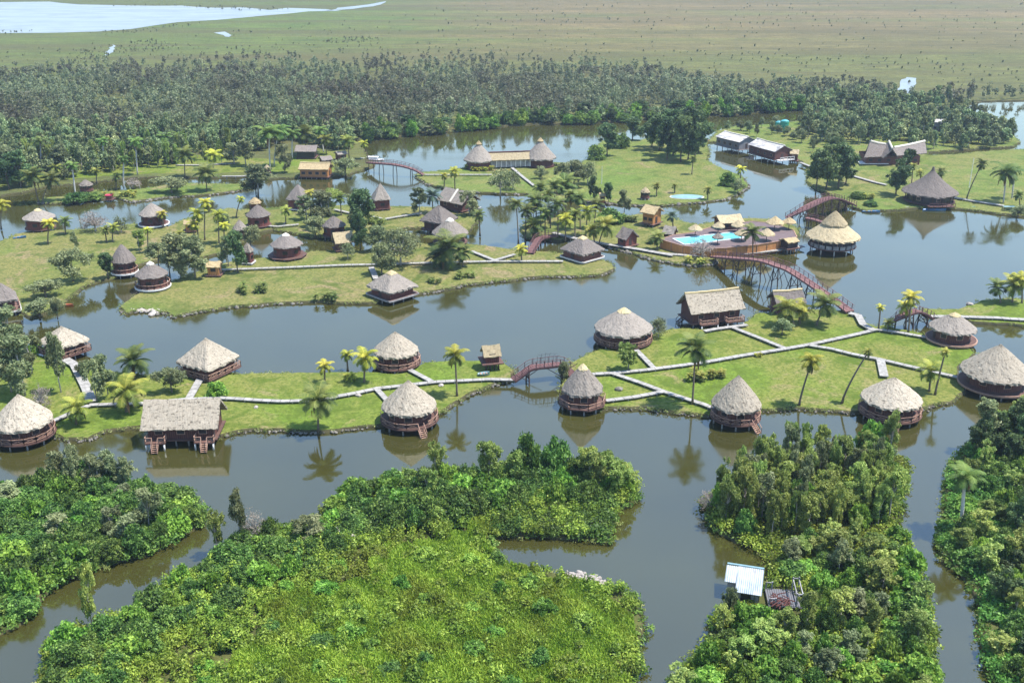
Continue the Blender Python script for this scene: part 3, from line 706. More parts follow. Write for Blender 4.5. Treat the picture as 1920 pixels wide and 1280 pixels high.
# ------------------------------------------------------------------ single trees on the islands
SINGLE = [
 ('greyolive',607,428,352,26,'grey green tree right of the white decked back hut'),
 ('darkgreen',678,450,350,27,'tall dark tree in the middle of the left island cluster'),
 ('roundolive',704,470,418,22,'round olive tree below the tall dark tree'),
 ('roundolive',716,516,452,25,'olive tree beside the walk above the pyramid roofed hut'),
 ('sparse',752,498,404,34,'thin crowned grey tree with a forked trunk by the dry island walk'),
 ('sparse',652,486,442,15,'small thin tree in front of the tan gabled hut'),
 ('greyolive',340,520,430,30,'left of the two big grey green trees at the island point'),
 ('greyolive',366,520,436,28,'right of the two big grey green trees at the island point'),
 ('roundolive',318,512,458,19,'low olive tree leaning over the water at the island point'),
 ('darkgreen',446,512,430,19,'dark grey tree over the little orange roofed kiosk'),
 ('roundolive',470,462,418,20,'dark bush tree between the pond huts'),
 ('roundolive',138,528,462,31,'spreading olive tree on the bank of the left meadow'),
 ('roundolive',86,557,517,28,'low spreading olive tree near the orange canoe'),
 ('greyolive',143,476,430,9,'slim dark tree standing alone on the left meadow'),
 ('darkgreen',203,522,470,16,'layered dark tree hugging the steep grey cone hut'),
 ('bare',180,434,376,25,'leafless pinkish tree at the far left shore'),
 ('roundolive',75,598,556,30,'olive shrub hanging over the water at the left meadow tip'),
 ('greyolive',20,650,566,30,'grey green tree at the left edge beside the lake'),
 ('darkgreen',8,700,590,26,'dark tree cut off by the left picture edge'),
 ('greyolive',48,742,622,33,'tall grey green tree among the left edge trees'),
 ('greyolive',22,735,640,30,'grey tree between the left edge trees'),
 ('greyolive',115,736,618,19,'slender olive tree standing before the flat pyramid roof'),
 ('bright',68,662,634,14,'small bright green tree at the flat pyramid roofed hut'),
 ('greyolive',182,752,668,20,'olive tree beside the broken white walkway'),
 ('greyolive',203,746,660,17,'grey olive tree leaning from the broken white walkway'),
 ('roundolive',160,706,672,16,'low grey tree between the walkway and the lake'),
 ('bare',78,768,704,20,'bare grey tree behind the left edge cone hut'),
 ('roundolive',322,736,684,25,'grey leaved bush with a shadow left of the hipped hut'),
 ('bright',408,742,706,17,'green shrub right of the hipped hut walkway'),
 ('olive',1178,694,636,21,'feathery olive tree before the wide cone roof'),
 ('roundolive',1058,714,676,13,'bush tucked behind the pointed hut at the footbridge'),
 ('sparse',1234,632,582,16,'thin shrub at the water side of the wide cone roof'),
 ('roundolive',1466,628,594,19,'brownish shrub under the bushy lime palm'),
 ('sparse',938,366,300,22,'thin grey tree in front of the twin cones'),
 ('roundolive',1076,350,296,24,'grey green tree right of the twin cones'),
 ('roundolive',1016,336,308,13,'small tree in front of the right twin cone'),
 ('darkgreen',1112,380,328,11,'narrow dark tree on the back island shore'),
 ('darkgreen',1140,384,340,10,'small dark tree beside the little orange cabin'),
 ('mangrove',1145,418,378,23,'green shrubby tree left of the golden roofed cabin'),
 ('mangrove',1364,348,314,15,'green bush at the right shore of the back island'),
 ('roundolive',1383,362,332,13,'bush at the last right point of the back island'),
 ('darkgreen',1236,282,205,26,'leftmost big dark tree of the back island wood'),
 ('darkgreen',1262,292,198,28,'second big dark tree of the back island wood'),
 ('darkgreen',1290,300,194,28,'tallest dark tree of the back island wood'),
 ('darkgreen',1310,286,212,22,'right hand dark tree of the back island wood'),
 ('darkgreen',1138,292,226,22,'dark tree at the water left of the back island wood'),
 ('darkgreen',1186,264,214,20,'dark tree beyond the gap in the back island wood'),
 ('mangrove',1118,298,262,17,'low green tree at the back water, right of the twin cones'),
 ('darkgreen',1548,356,262,26,'left big dark tree by the curved back bridge'),
 ('darkgreen',1572,354,262,27,'right big dark tree by the curved back bridge'),
 ('darkgreen',1585,346,282,20,'rear dark tree of the clump by the curved back bridge'),
 ('darkgreen',1680,366,290,21,'big dark tree left of the conical pavilion'),
 ('darkgreen',1696,342,276,15,'dark tree before the butterfly roof'),
 ('roundolive',1908,408,380,17,'grey bush at the water on the far right lawn'),
 ('mangrove',1610,372,352,14,'green shrub beside the curved back bridge end'),
 ('mangrove',1632,386,370,12,'low green shrub on the bank left of the pavilion'),
 ('bare',1316,486,424,22,'bare grey tree standing before the turquoise pool'),
 ('greyolive',484,366,300,27,'big grey green tree at the right end of the back strip'),
 ('roundolive',322,362,322,30,'broad dark bush on the back strip'),
 ('bare',250,352,324,15,'grey twiggy bush beside the white palm trunk'),
 ('mangrove',144,378,348,20,'dark green bush around the little strip hut'),
 ('mangrove',176,374,352,14,'green bush right of the little strip hut'),
 ('greyolive',440,308,262,19,'grey tree left of the tall royal palms'),
 ('greyolive',462,312,256,18,'grey tree with pale stems near the tall royal palms'),
 ('greyolive',534,324,266,14,'slim green tree left of the orange walled house'),
 ('roundolive',648,330,290,25,'leafy tree on the shore by the moored white boat'),
 ('darkgreen',40,352,276,24,'dark tree above the far left shore'),
 ('darkgreen',18,356,292,22,'dark tree at the far left picture edge'),
 ('roundolive',480,362,326,19,'low dark tree over the water at the strip end'),
 ('darkgreen',676,470,396,16,'dark tree hanging over the tan gabled hut'),
 ('roundolive',734,470,426,20,'olive tree left of the thin crowned forked tree'),
 ('greyolive',300,505,448,22,'grey green tree over the low grey cone hut'),
 ('greyolive',428,500,440,15,'slender grey tree between kiosk and pond'),
 ('roundolive',592,442,402,19,'low olive tree on the pond bank left of the shaded hut'),
 ('greyolive',880,404,352,17,'grey tree beside the gabled boat lodge'),
 ('roundolive',420,432,396,14,'small olive tree between the yellow palms'),
 ('sparse',228,436,394,15,'thin grey tree left of the white decked round hut'),
 ('roundolive',108,596,556,16,'low bush behind the orange canoe'),
 ('greyolive',60,700,620,26,'grey green tree in front of the flat pyramid roof'),
 ('darkgreen',1250,300,214,22,'front dark tree of the back island wood, left'),
 ('darkgreen',1276,304,212,24,'front dark tree of the back island wood, middle'),
 ('darkgreen',1302,304,220,22,'front dark tree of the back island wood, right'),
 ('darkgreen',1222,276,222,18,'low dark tree at the left end of the back island wood'),
 ('mangrove',1162,276,240,18,'round green bush at the gap of the back island wood'),
 ('darkgreen',1530,352,280,22,'dark tree leaning over the channel beside the back jetty'),
 ('darkgreen',1560,330,252,22,'rear left dark tree above the curved back bridge'),
 ('greyolive',22,342,268,26,'grey tree over the bright grass at the far left'),
 ('greyolive',118,330,262,22,'grey tree between the white royal palm trunks'),
 ('greyolive',664,432,358,17,'airy tree left of the steep hut over the back water'),
 ('olive',702,444,396,20,'feathery tree above the round olive tree of the left cluster'),
 ('roundolive',762,474,430,21,'loose crowned tree between the forked tree and the big dark palm clump'),
 ('greyolive',574,412,362,16,'grey tree right of the yellow palm at the white decked back hut'),
 ('olive',618,404,346,20,'tall feathery tree behind the shaded hut'),
 ('greyolive',786,404,348,15,'slim grey tree left of the wide grey hip hut'),
 ('sparse',1102,346,286,18,'thin tall tree on the lawn right of the twin cones'),
 ('greyolive',1056,362,300,17,'grey tree in front of the right twin cone lawn'),
 ('sparse',962,356,308,14,'thin tree beside the walk to the twin cones'),
 ('greyolive',1170,398,352,12,'slim grey tree above the golden roofed cabin'),
 ('roundolive',1000,410,372,14,'small loose tree at the left tip of the palm grove'),
 ('olive',262,470,428,13,'small feathery tree beside the steep grey cone hut'),
]
for s in SINGLE: tree_px(s[0], s[1], s[2], s[3], s[4], s[5])

# ------------------------------------------------------------------ near thickets
def sample_in(poly_px, n, seed, z=.5, mind=0.0, inset=0.0):
    W = [tuple(at(x, y, z)[:2]) for x, y in poly_px]
    if inset: W = [tuple(p) for p in offset([Vector(w) for w in W], -inset)]
    rs = np.random.RandomState(seed)
    xs = [w[0] for w in W]; ys = [w[1] for w in W]; out = []
    tries = 0
    while len(out) < n and tries < n*60:
        tries += 1
        x, y = rs.uniform(min(xs), max(xs)), rs.uniform(min(ys), max(ys))
        if not inside(W, x, y): continue
        if mind and any((x-a)**2+(y-b)**2 < mind*mind for a, b in out): continue
        out.append((x, y))
    return out
def thicket(poly, n, mind, seed, mixk, rad, hgt, label, group, name, avoid=()):
    for x, y in sample_in(poly, n, seed, mind=mind, inset=.9):
        if any((x-a)**2+(y-b)**2 < r*r for a, b, r in avoid): continue
        key = rnd.choices([k for k, w in mixk], [w for k, w in mixk])[0]
        n0 = NOM[key]; r = rnd.uniform(*rad); h = rnd.uniform(*hgt)*(1.0 if n0[1] < 5 else 1.35)
        kn, lb, gp = group[key]
        plant_tree(key, (x, y, .45), r/n0[0], h/n0[1], lb, gp, kn)
def grp(where, **kw): return {k: (v[0], v[1]+' '+where, v[1].split(' with')[0]+'s '+where) for k, v in kw.items()}
KM, KB, KO, KG = ('mangrove_tree', 'dense dark green leafy tree'), ('leafy_shrub', 'bright green leafy shrub tree'), ('olive_tree', 'feathery olive green tree'), ('grey_olive_tree', 'dull grey green narrow leaved tree')
SHED = at(1395, 1105, 0); DOCK = at(1470, 1140, 0)
g1 = grp('in the lower left thicket', mangrove=KM, bright=KB, greyolive=KG)
thicket(F1, 125, 2.2, 3, [('mangrove', .76), ('bright', .21), ('greyolive', .03)], (1.5, 2.7), (2.0, 4.6), '', g1, '')
thicket([(100,905),(240,900),(250,925),(110,930)], 9, 1.8, 5, [('greyolive', 1)], (1.3, 1.9), (3.4, 4.6), '', g1, '')
g2 = grp('on the upper part of the central thicket', mangrove=KM, bright=KB, olive=KO)
F2U = [(600,985),(625,950),(660,928),(760,905),(850,896),(950,890),(1050,886),(1130,896),(1186,922),(1160,950),(1050,955),(940,970),(850,990),(760,1010),(690,1015),(630,1020)]
thicket(F2U, 92, 2.0, 8, [('mangrove', .74), ('bright', .18), ('olive', .08)], (1.5, 2.6), (2.4, 5.0), '', g2, '')
thicket([(1080,890),(1150,900),(1190,925),(1165,945),(1100,925)], 9, 1.6, 12, [('olive', 1)], (1.4, 1.9), (3.2, 4.4), '', g2, '')
g3 = grp('on the left flank of the central thicket', mangrove=KM, bright=KB, greyolive=KG)
F2L = [(90,1280),(95,1215),(160,1190),(268,1165),(275,1132),(310,1106),(350,1084),(400,1062),(440,1024),(480,1006),(560,994),(620,1000),(650,1040),(600,1080),(480,1110),(420,1160),(330,1190),(260,1260),(200,1335),(90,1335)]
thicket(F2L, 78, 2.0, 14, [('mangrove', .72), ('bright', .24), ('greyolive', .04)], (1.4, 2.5), (1.8, 4.4), '', g3, '')
g5 = grp('on the yellow green scrub of the central thicket', mangrove=KM, bright=KB)
thicket([(430,1150),(620,1060),(800,1020),(900,1040),(1050,1080),(1150,1120),(1190,1200),(1170,1320),(280,1320)], 34, 3.2, 18, [('bright', .82), ('mangrove', .18)], (.9, 1.9), (1.3, 2.7), '', g5, '')
g4 = grp('on the right centre islet', mangrove=KM, bright=KB, olive=KO, greyolive=KG)
AV = [(SHED.x, SHED.y, 5.2), (DOCK.x, DOCK.y, 4.4)]
F3A = [(1330,950),(1350,920),(1400,893),(1480,872),(1600,860),(1684,866),(1684,930),(1676,1000),(1560,1010),(1440,1022),(1385,1012),(1350,994)]
F3B = [(1440,1030),(1560,1015),(1690,1010),(1722,1070),(1738,1180),(1742,1330),(1250,1330),(1310,1238),(1345,1165),(1450,1150)]
thicket(F3A, 88, 1.6, 21, [('olive', .66), ('greyolive', .16), ('bright', .10), ('mangrove', .08)], (1.0, 1.9), (3.6, 6.4), '', g4, '', AV)
thicket(F3B, 92, 2.0, 23, [('olive', .32), ('bright', .40), ('mangrove', .20), ('greyolive', .08)], (1.1, 2.2), (1.8, 4.0), '', g4, '', AV)
g6 = grp('on the bank at the lower right edge', mangrove=KM, bright=KB, olive=KO, darkgreen=('dark_tree', 'tall very dark green tree'))
F4A = [(1786,880),(1812,850),(1840,824),(1885,803),(1960,790),(1985,795),(1990,900),(2000,1330),(1890,1330),(1860,1240),(1846,1160),(1828,1096),(1795,1066),(1770,1045),(1768,1018),(1772,965),(1778,915)]
thicket([(1800,860),(1840,826),(1885,805),(1960,795),(1990,860),(1900,880)], 15, 2.0, 27, [('darkgreen', .75), ('olive', .25)], (1.8, 2.4), (3.8, 5.2), '', g6, '')
thicket(F4A, 92, 1.9, 29, [('mangrove', .4), ('bright', .2), ('olive', .28), ('darkgreen', .12)], (1.2, 2.3), (1.8, 4.2), '', g6, '', [(at(1800,992,0).x, at(1800,992,0).y, 3.0)])
NEAR1 = [
 ('olive',408,1036,950,16,'slim tree with a pale trunk standing in the water left of the central thicket'),
 ('greyolive',452,1028,912,17,'tall ragged grey tree at the left tip of the central thicket'),
 ('bare',478,1020,930,24,'leafless white tree at the left tip of the central thicket'),
 ('olive',174,1180,1052,17,'slender olive tree leaning over the lower left channel'),
 ('bare',1330,955,905,22,'bare pale branches at the left tip of the right centre islet'),
 ('bright',1630,862,775,26,'tall bright green tree at the far end of the right centre islet'),
 ('olive',1478,880,790,13,'thin tree rising above the left of the right centre islet'),
 ('greyolive',1842,842,740,28,'tallest grey green tree at the lower right edge'),
 ('darkgreen',1905,830,740,26,'dark tree behind the tallest one at the lower right edge'),
 ('mangrove',985,900,800,26,'highest leafy tree on the top of the central thicket'),
 ('mangrove',1040,896,800,26,'second highest leafy tree on the top of the central thicket'),
 ('roundolive',1365,1150,1098,15,'small grey tree covering the left corner of the tin shed'),
]
for s in NEAR1: tree_px(s[0], s[1], s[2], s[3], s[4], s[5])

CENW = [tuple(at(x, y, .5)[:2]) for x, y in [(560,1120),(700,1066),(830,1016),(880,965),(912,1012),(928,1048),(950,1064),(1050,1084),(1128,1112),(1180,1140),(1192,1200),(1184,1285),(1150,1340),(470,1340),(440,1230)]]
# low growth between the trees: nobody could count it
def undergrowth(poly, lumps, leaves, hmin, hmax, m, name, label, seed, L=.42, W=.24, rad=(.5, 1.1), avoid=()):
    rs = np.random.RandomState(seed); pts = [p for p in sample_in(poly, lumps, seed) if not (poly is F2 and rnd.random() < .80 and inside(CENW, p[0]+2.2*math.sin(p[1]*.55+1)+1.2*math.sin(p[0]*1.3+p[1]), p[1]+1.8*math.sin(p[0]*.5)+math.sin(p[1]*1.4))) and not any((p[0]-a)**2+(p[1]-b)**2 < r*r for a, b, r in avoid)]
    P = np.array(pts); hh = np.array([.5+.5*wav(x*.45, y*.45, seed) for x, y in pts])
    r = rs.uniform(*rad, len(P)); h = hmin + (hmax-hmin)*hh*rs.uniform(.6, 1, len(P))
    C = np.stack([P[:,0], P[:,1], .45 + h*.45], 1); Rr = np.stack([r, r, np.maximum(.3, h*.6)], 1)
    Rr = Rr*rs.uniform(.6, 1.5, Rr.shape); data = leaf_cloud(C, Rr, leaves, L, W, rs, up=.95, flat=.4, shell=(.3, 1.4))
    o = put(name, leafmesh(name, data, M[m])); tag(o, label, 'undergrowth', kind='stuff')
undergrowth(F2, 2600, 200000, .7, 2.3, 'undergrowth', 'undergrowth', 'yellow green scrub covering the central thicket', 31, .36, .19, (.35, .85))
undergrowth(F1, 900, 42000, .5, 1.3, 'undergrowth_dark', 'undergrowth', 'low green growth under the lower left trees', 33)  # leaves darkened in colour so the gaps between trees read as shade
undergrowth(F3, 1300, 64000, .6, 1.7, 'undergrowth', 'undergrowth', 'green scrub between the trees of the right centre islet', 35, avoid=[(SHED.x, SHED.y, 3.6), (DOCK.x, DOCK.y, 3.2)])
undergrowth(F4A, 900, 60000, .5, 1.5, 'undergrowth_dark', 'undergrowth', 'green scrub on the lower right bank', 37)
undergrowth([(915,968),(990,958),(1060,952),(1150,948),(1145,985),(1138,1010),(1085,1004),(990,1000),(922,1000)], 300, 24000, .8, 1.8, 'undergrowth_dark', 'undergrowth', 'low bushes along the inlet of the central thicket', 39)

CEN = [(560,1120),(700,1066),(830,1016),(880,965),(912,1012),(928,1048),(950,1064),(1050,1084),(1128,1112),(1180,1140),(1192,1200),(1184,1285),(1150,1340),(470,1340),(440,1230)]
def reeds(poly, n, seed, label, hh=(.5, 1.1), L=.62, W=.15):
    rs = np.random.RandomState(seed); Wp = [tuple(at(x, y, .5)[:2]) for x, y in poly]; A = np.array(Wp)
    P = rs.uniform(A.min(0), A.max(0), (n*3, 2)); P = P[inside_np(Wp, P[:,0]+2.2*np.sin(P[:,1]*.55+1)+1.2*np.sin(P[:,0]*1.3+P[:,1]), P[:,1]+1.8*np.sin(P[:,0]*.5)+1.0*np.sin(P[:,1]*1.4))][:n]; P = P[inside_np([tuple(at(x, y, .5)[:2]) for x, y in F2], P[:,0], P[:,1])]; k = len(P)
    und = (np.sin(P[:,0]*.5+1)*np.sin(P[:,1]*.6)+np.sin(P[:,0]*1.3+P[:,1]*.9)*.6)*.35
    z = .5 + (hh[0]+(hh[1]-hh[0])*(.5+und))*rs.uniform(.35, 1, k)
    T = rs.normal(size=(k, 3))*.55; T[:,2] = 1; T = unit(T); B = unit(np.cross(T, rs.normal(size=(k, 3)))); s = rs.uniform(.6, 1.3, (k, 1))
    C = np.stack([P[:,0], P[:,1], z], 1); V = np.empty((k, 4, 3)); V[:,0] = C-T*L*s/2-B*W*.5; V[:,1] = C-T*L*s/2+B*W*.5; V[:,2] = C+T*L*s/2+B*W*.3; V[:,3] = C+T*L*s/2-B*W*.3
    tone = np.clip(.5+und*.5+.5*(rs.rand(k)-.5), 0, 1)
    tag(put('reeds', np_mesh('reeds', V.reshape(-1, 3), np.arange(k*4).reshape(-1, 4), M['reeds'], np.repeat(tone, 4))), label, 'reeds', kind='stuff')
reeds(CEN, 150000, 43, 'yellow green reeds and grass in the middle of the central thicket')
# grass tufts and stones along the shores
def shore_bits():
    rs = np.random.RandomState(41); C = []; Rr = []
    for nm, P in SHORES.items():
        if nm.startswith('ground') and len(P) > 600 : pass
        P = np.array([p for p in P if 60 < p[1] < 420 and abs(p[0]) < 260])
        if len(P) < 3: continue
        k = int(len(P)*3.0); i = rs.randint(0, len(P), k)
        q = P[i] + rs.normal(size=(k, 2))*.42
        keep = np.array([wav(x*.25, y*.25, 3) > -.25 for x, y in q]) | (rs.rand(k) < .25)
        q = q[keep]; r = rs.uniform(.12, .45, len(q))
        C.append(np.stack([q[:,0], q[:,1], .35+0*r], 1)); Rr.append(np.stack([r, r, r*.9], 1))
    C = np.concatenate(C); Rr = np.concatenate(Rr)
    data = leaf_cloud(C, Rr, 95000, .34, .10, rs, up=1, flat=.05)
    tag(put('bank_grass', leafmesh('bank_grass', data, M['bank_grass'])), 'rough grass and reeds growing along the shores', 'grass', kind='stuff')
SH_ALL = {}
shore_bits()
def shore_growth():
    rs = np.random.RandomState(47); C = []; Rr = []
    for nm, P in SHORES.items():
        if not nm.startswith('ground') or len(P) < 20: continue
        P = np.array([p for p in P if 60 < p[1] < 160 and abs(p[0]) < 90])
        if len(P) < 5: continue
        k = int(len(P)*2.6); q = P[rs.randint(0, len(P), k)] + rs.normal(size=(k, 2))*.3
        r = rs.uniform(.25, .6, k); C.append(np.stack([q[:,0], q[:,1], .25+.35*r], 1)); Rr.append(np.stack([r, r, r*.8], 1)*rs.uniform(.7, 1.3, (k, 3)))
    C = np.concatenate(C); Rr = np.concatenate(Rr)
    tag(put('bank_growth', leafmesh('bank_growth', leaf_cloud(C, Rr, 46000, .38, .2, rs, up=.9, flat=.35, shell=(.4, 1.3)), M['undergrowth_dark'])), 'leafy growth hanging over the banks of the near thickets', 'undergrowth', kind='stuff')
shore_growth()
def stones(paths, n, label, seed, size=(.15, .5), spread=.35, mat='stone', zz=.2, name='shore_stones'):
    rs = np.random.RandomState(seed); V = []; F = []
    ico = [(0,0,1)]+[(math.cos(a)*.9, math.sin(a)*.9, .35) for a in np.arange(5)*2*PI/5]+[(math.cos(a+.6)*.95, math.sin(a+.6)*.95, -.4) for a in np.arange(5)*2*PI/5]
    fi = [(0,1+i,1+(i+1)%5) for i in range(5)]+[(1+i,6+i,1+(i+1)%5) for i in range(5)]+[(1+(i+1)%5,6+i,6+(i+1)%5) for i in range(5)]
    segs = []
    for p in paths:
        W = [at(x, y, .1) for x, y in p]
        segs += [(a, b) for a, b in zip(W, W[1:])]
    Ls = np.array([(b-a).length for a, b in segs])
    for i in range(n):
        a, b = segs[rs.choice(len(segs), p=Ls/Ls.sum())]; p = a.lerp(b, rs.rand())
        s = rs.uniform(*size)*(1 if rs.rand() < .85 else 1.6); k = len(V)
        ox, oy = rs.normal(0, spread, 2)
        for v in ico:
            j = rs.uniform(.7, 1.25); V.append((p.x+ox+v[0]*s*j, p.y+oy+v[1]*s*j, zz+rs.uniform(-.1,.1)+v[2]*s*.6*j))
        F += [(f[0]+k, f[1]+k, f[2]+k) for f in fi]
    o = put(name, np_mesh(name, V, F, M[mat])); tag(o, label, 'stones', kind='stuff')
stones([L1[3:8], L1[10:24], [(1140,767),(1210,768),(1240,772),(1284,777),(1327,781),(1428,771),(1498,768),(1603,775),(1730,767),(1783,757)]], 560, 'grey stones edging the near lawns', 51, (.08, .26))
stones([L3[:12], L3[15:23]], 230, 'stones along the shore of the dry island', 53, (.12, .4))
stones([L7[:18], L5[:12]], 300, 'stones along the shores of the back islands', 55, (.2, .6))
stones([[(1135,463),(1170,471),(1220,486),(1260,494),(1295,498),(1335,497),(1345,488)], [(1050,402),(1090,400),(1130,400),(1165,410),(1195,404),(1250,405)]], 240, 'pale rocks around the pool island', 57, (.2, .6))
stones([[(1064,1084),(1090,1091),(1112,1097),(1126,1106)]], 120, 'heap of pale rubble on the bank of the central thicket inlet', 59, (.16, .34), .45, 'rubble', .95, 'rubble')
stones([[(618,1018),(640,1024),(655,1030)]], 70, 'pinkish rubble heap between the trees of the central thicket', 61, (.15, .38), .6, 'rubble', 1.9, 'rubble')
stones([[(248,584),(275,583),(300,586)]], 60, 'pale rocks at the left point of the dry island', 63, (.2, .55), .5, 'rubble', .3, 'rocks')

# ------------------------------------------------------------------ woods
Z1 = [(-60,150),(100,132),(250,122),(330,112),(400,104),(700,98),(900,102),(1200,128),(1300,155),(1330,168),(1330,213),(1230,214),(1100,228),(1000,229),(925,234),(808,247),(741,252),(680,256),(655,285),(630,282),(560,264),(480,286),(400,268),(300,282),(200,292),(100,305),(-60,312)]
Z2 = [(1300,158),(1420,168),(1600,168),(1680,186),(1700,192),(1730,190),(1920,200),(1990,200),(1990,186),(2100,182),(1925,187),(1840,189),(1800,198),(1700,204),(1580,210),(1500,203),(1430,209),(1350,216),(1300,216)]
Z2 = [(1300,158),(1420,168),(1600,168),(1670,180),(1720,190),(1760,184),(1920,182),(2050,180),(2050,183),(1920,187),(1840,189),(1800,198),(1700,204),(1580,210),(1500,203),(1430,209),(1350,216),(1300,216)]
Z3 = [(1500,231),(1560,225),(1650,219),(1750,219),(1828,226),(1868,243),(1895,262),(1890,273),(1800,281),(1740,284),(1690,272),(1600,270),(1560,268),(1512,270)]
Z4 = [(-60,312),(100,306),(200,294),(300,284),(400,272),(440,286),(300,312),(190,328),(100,340),(-60,358)]
pts = [('a', p) for p in sample_in(Z3, 200, 71, mind=2.7)] + [('d', p) for p in sample_in(Z4, 100, 73, mind=4.0)]
ALL1 = [p for p in sample_in(Z1, 6600, 75, mind=1.9) if wav(p[0]*.06, p[1]*.035, 2)+.5*wav(p[0]*.2, p[1]*.2, 5) > -.75 and rnd.random() < min(1, max(.02, (715-p[1])/200))**1.6]; ALL2 = sample_in(Z2, 420, 77, mind=3.0)
def wood_h(y): return 8.6 if y < 470 else max(4.2, 8.6-(y-470)*.02)
z1s = sorted(ALL1, key=lambda p: p[1])
def far_tree(x, y, h, label, group, name):
    key = 'woodland' if rnd.random() < .6 else 'woodround'; n0 = NOM[key]
    r = rnd.uniform(1.7, 3.1)*(h/8.0)**.5; hh = h*rnd.uniform(.75, 1.15)*(1.0 if key == 'woodland' else .8)
    plant_tree(key, (x, y, .5), r/n0[0], hh/n0[1], label, group, name)
for x, y in sample_in([(-40,304),(120,300),(300,286),(440,288),(430,312),(300,318),(120,334),(-40,348)], 46, 86, mind=3.0):
    plant_tree('olive', (x, y, .5), rnd.uniform(.5, .85), rnd.uniform(.95, 1.5), 'slender pale stemmed tree in the left back clearing', 'slender trees in the left back clearing', 'slender_tree')
for k, (x, y) in pts:
    if k == 'a': far_tree(x, y, 8.0, 'dark leafy tree in the wood behind the back right restaurants', 'trees in the wood behind the back right restaurants', 'woodland_tree')
    else: far_tree(x, y, 8.5, 'grey green tree at the edge of the left back clearing', 'trees at the edge of the left back clearing', 'clearing_tree')
for x, y in z1s[:300]:
    far_tree(x, y, 8.8, 'grey green tree in the front rows of the great back wood', 'front row trees of the great back wood', 'forest_tree')
for x, y in sorted(ALL2, key=lambda p: p[1])[:110]:
    far_tree(x, y, 8.5, 'dark tree in the belt of wood along the right back channel', 'trees along the right back channel', 'channel_tree')
Z5 = [(680,250),(741,247),(808,242),(875,235),(925,228),(1010,223),(1100,222),(1190,216),(1290,211),(1350,209),(1430,202),(1500,197),(1500,205),(1430,211),(1350,218),(1290,220),(1190,226),(1100,232),(1010,233),(925,238),(875,245),(808,252),(741,257),(686,266)]
for x, y in sample_in(Z5, 125, 79, mind=2.4):
    key = rnd.choices(['mangrove', 'bright', 'darkgreen', 'woodround'], [.45, .15, .2, .2])[0]; n0 = NOM[key]; r = rnd.uniform(2.2, 3.8); h = rnd.uniform(3.6, 7.0)
    plant_tree(key, (x, y, .4), r/n0[0], h/n0[1], 'leafy tree lining the far shore of the back channel', 'trees lining the far shore of the back channel', 'shore_tree')
for x, y in sample_in([(1345,250),(1400,240),(1500,232),(1560,262),(1600,275),(1600,300),(1530,300),(1500,280),(1430,262)], 26, 80, mind=3.2):
    plant_tree('roundolive', (x, y, .5), rnd.uniform(.5,.9), rnd.uniform(.6,1.1), 'bushy tree on the grass behind the boathouses', 'bushy trees on the grass behind the boathouses', 'bushy_tree')
def wood_stuff(P, label, seed, hf, name, m, per=70, leaf=(.95, .6), wide=1.0):
    rs = np.random.RandomState(seed); C = []; Rr = []; tl = []
    for x, y in P:
        h = hf(y)*(rs.uniform(.5, 1.25) if per != 34 else rs.uniform(.3, 1.0)**1.5*1.6); r = wide*rs.uniform(1.1, 1.9)*(h/8)**.5; tt = rs.rand()
        for k in range(6):
            a = rs.uniform(0, 6.28); z = rs.uniform(.3, .95); q = rs.uniform(0, .75)*r*math.sin(min(1, z)*2.7)
            C.append((x+math.cos(a)*q, y+math.sin(a)*q, .5+z*h)); s = rs.uniform(.45, .8)*r; Rr.append((s, s, s*1.25)); tl.append(np.clip(tt+rs.uniform(-.3,.3), 0, 1))
    data = leaf_cloud(C, Rr, len(P)*per, leaf[0], leaf[1], rs, up=.6, flat=.75 if per < 40 else .35, tl=np.array(tl), shell=(.5, 1.1))
    o = put(name, leafmesh(name, data, M[m])); tag(o, label, 'wood', kind='stuff')
wood_stuff(z1s[300:], 'far part of the great wood thinning into the marsh', 81, wood_h, 'wood', 'forest_stuff', 75)
wood_stuff(sorted(ALL2, key=lambda p: p[1])[110:], 'far part of the belt of wood along the right back channel', 83, lambda y: 7.0, 'wood', 'forest_stuff', 75)
# scrub dots and thin bushes over the marsh
mp = sample_in([(-80,160),(300,112),(700,100),(1000,104),(1300,135),(1500,150),(1900,165),(1990,150),(1990,120),(1300,95),(700,80),(-80,100)], 330, 91) + sample_in([(-80,104),(300,70),(640,40),(1990,30),(1990,130),(1300,118),(700,96),(300,112),(-80,150)], 330, 93) + sample_in([(640,40),(900,8),(1990,6),(1990,40)], 120, 95)
mp += sample_in([(120,105),(200,88),(290,72),(345,88),(330,98),(240,98),(160,122),(110,120)], 150, 97) + sample_in([(600,78),(660,68),(720,74),(700,80),(610,82)], 60, 99) + sample_in([(-60,64),(60,66),(60,58),(-60,56)], 26, 101) + sample_in([(150,62),(260,56),(400,40),(300,60),(200,66)], 50, 103) + sample_in([(200,12),(300,9),(470,16),(560,18),(440,22),(330,12)], 60, 105)
wood_stuff(mp, 'scattered low bushes dotting the marsh plain', 85, lambda y: 1.0 if y < 900 else 1.5, 'marsh_scrub', 'scrub', 34, (.7, .42), .9)
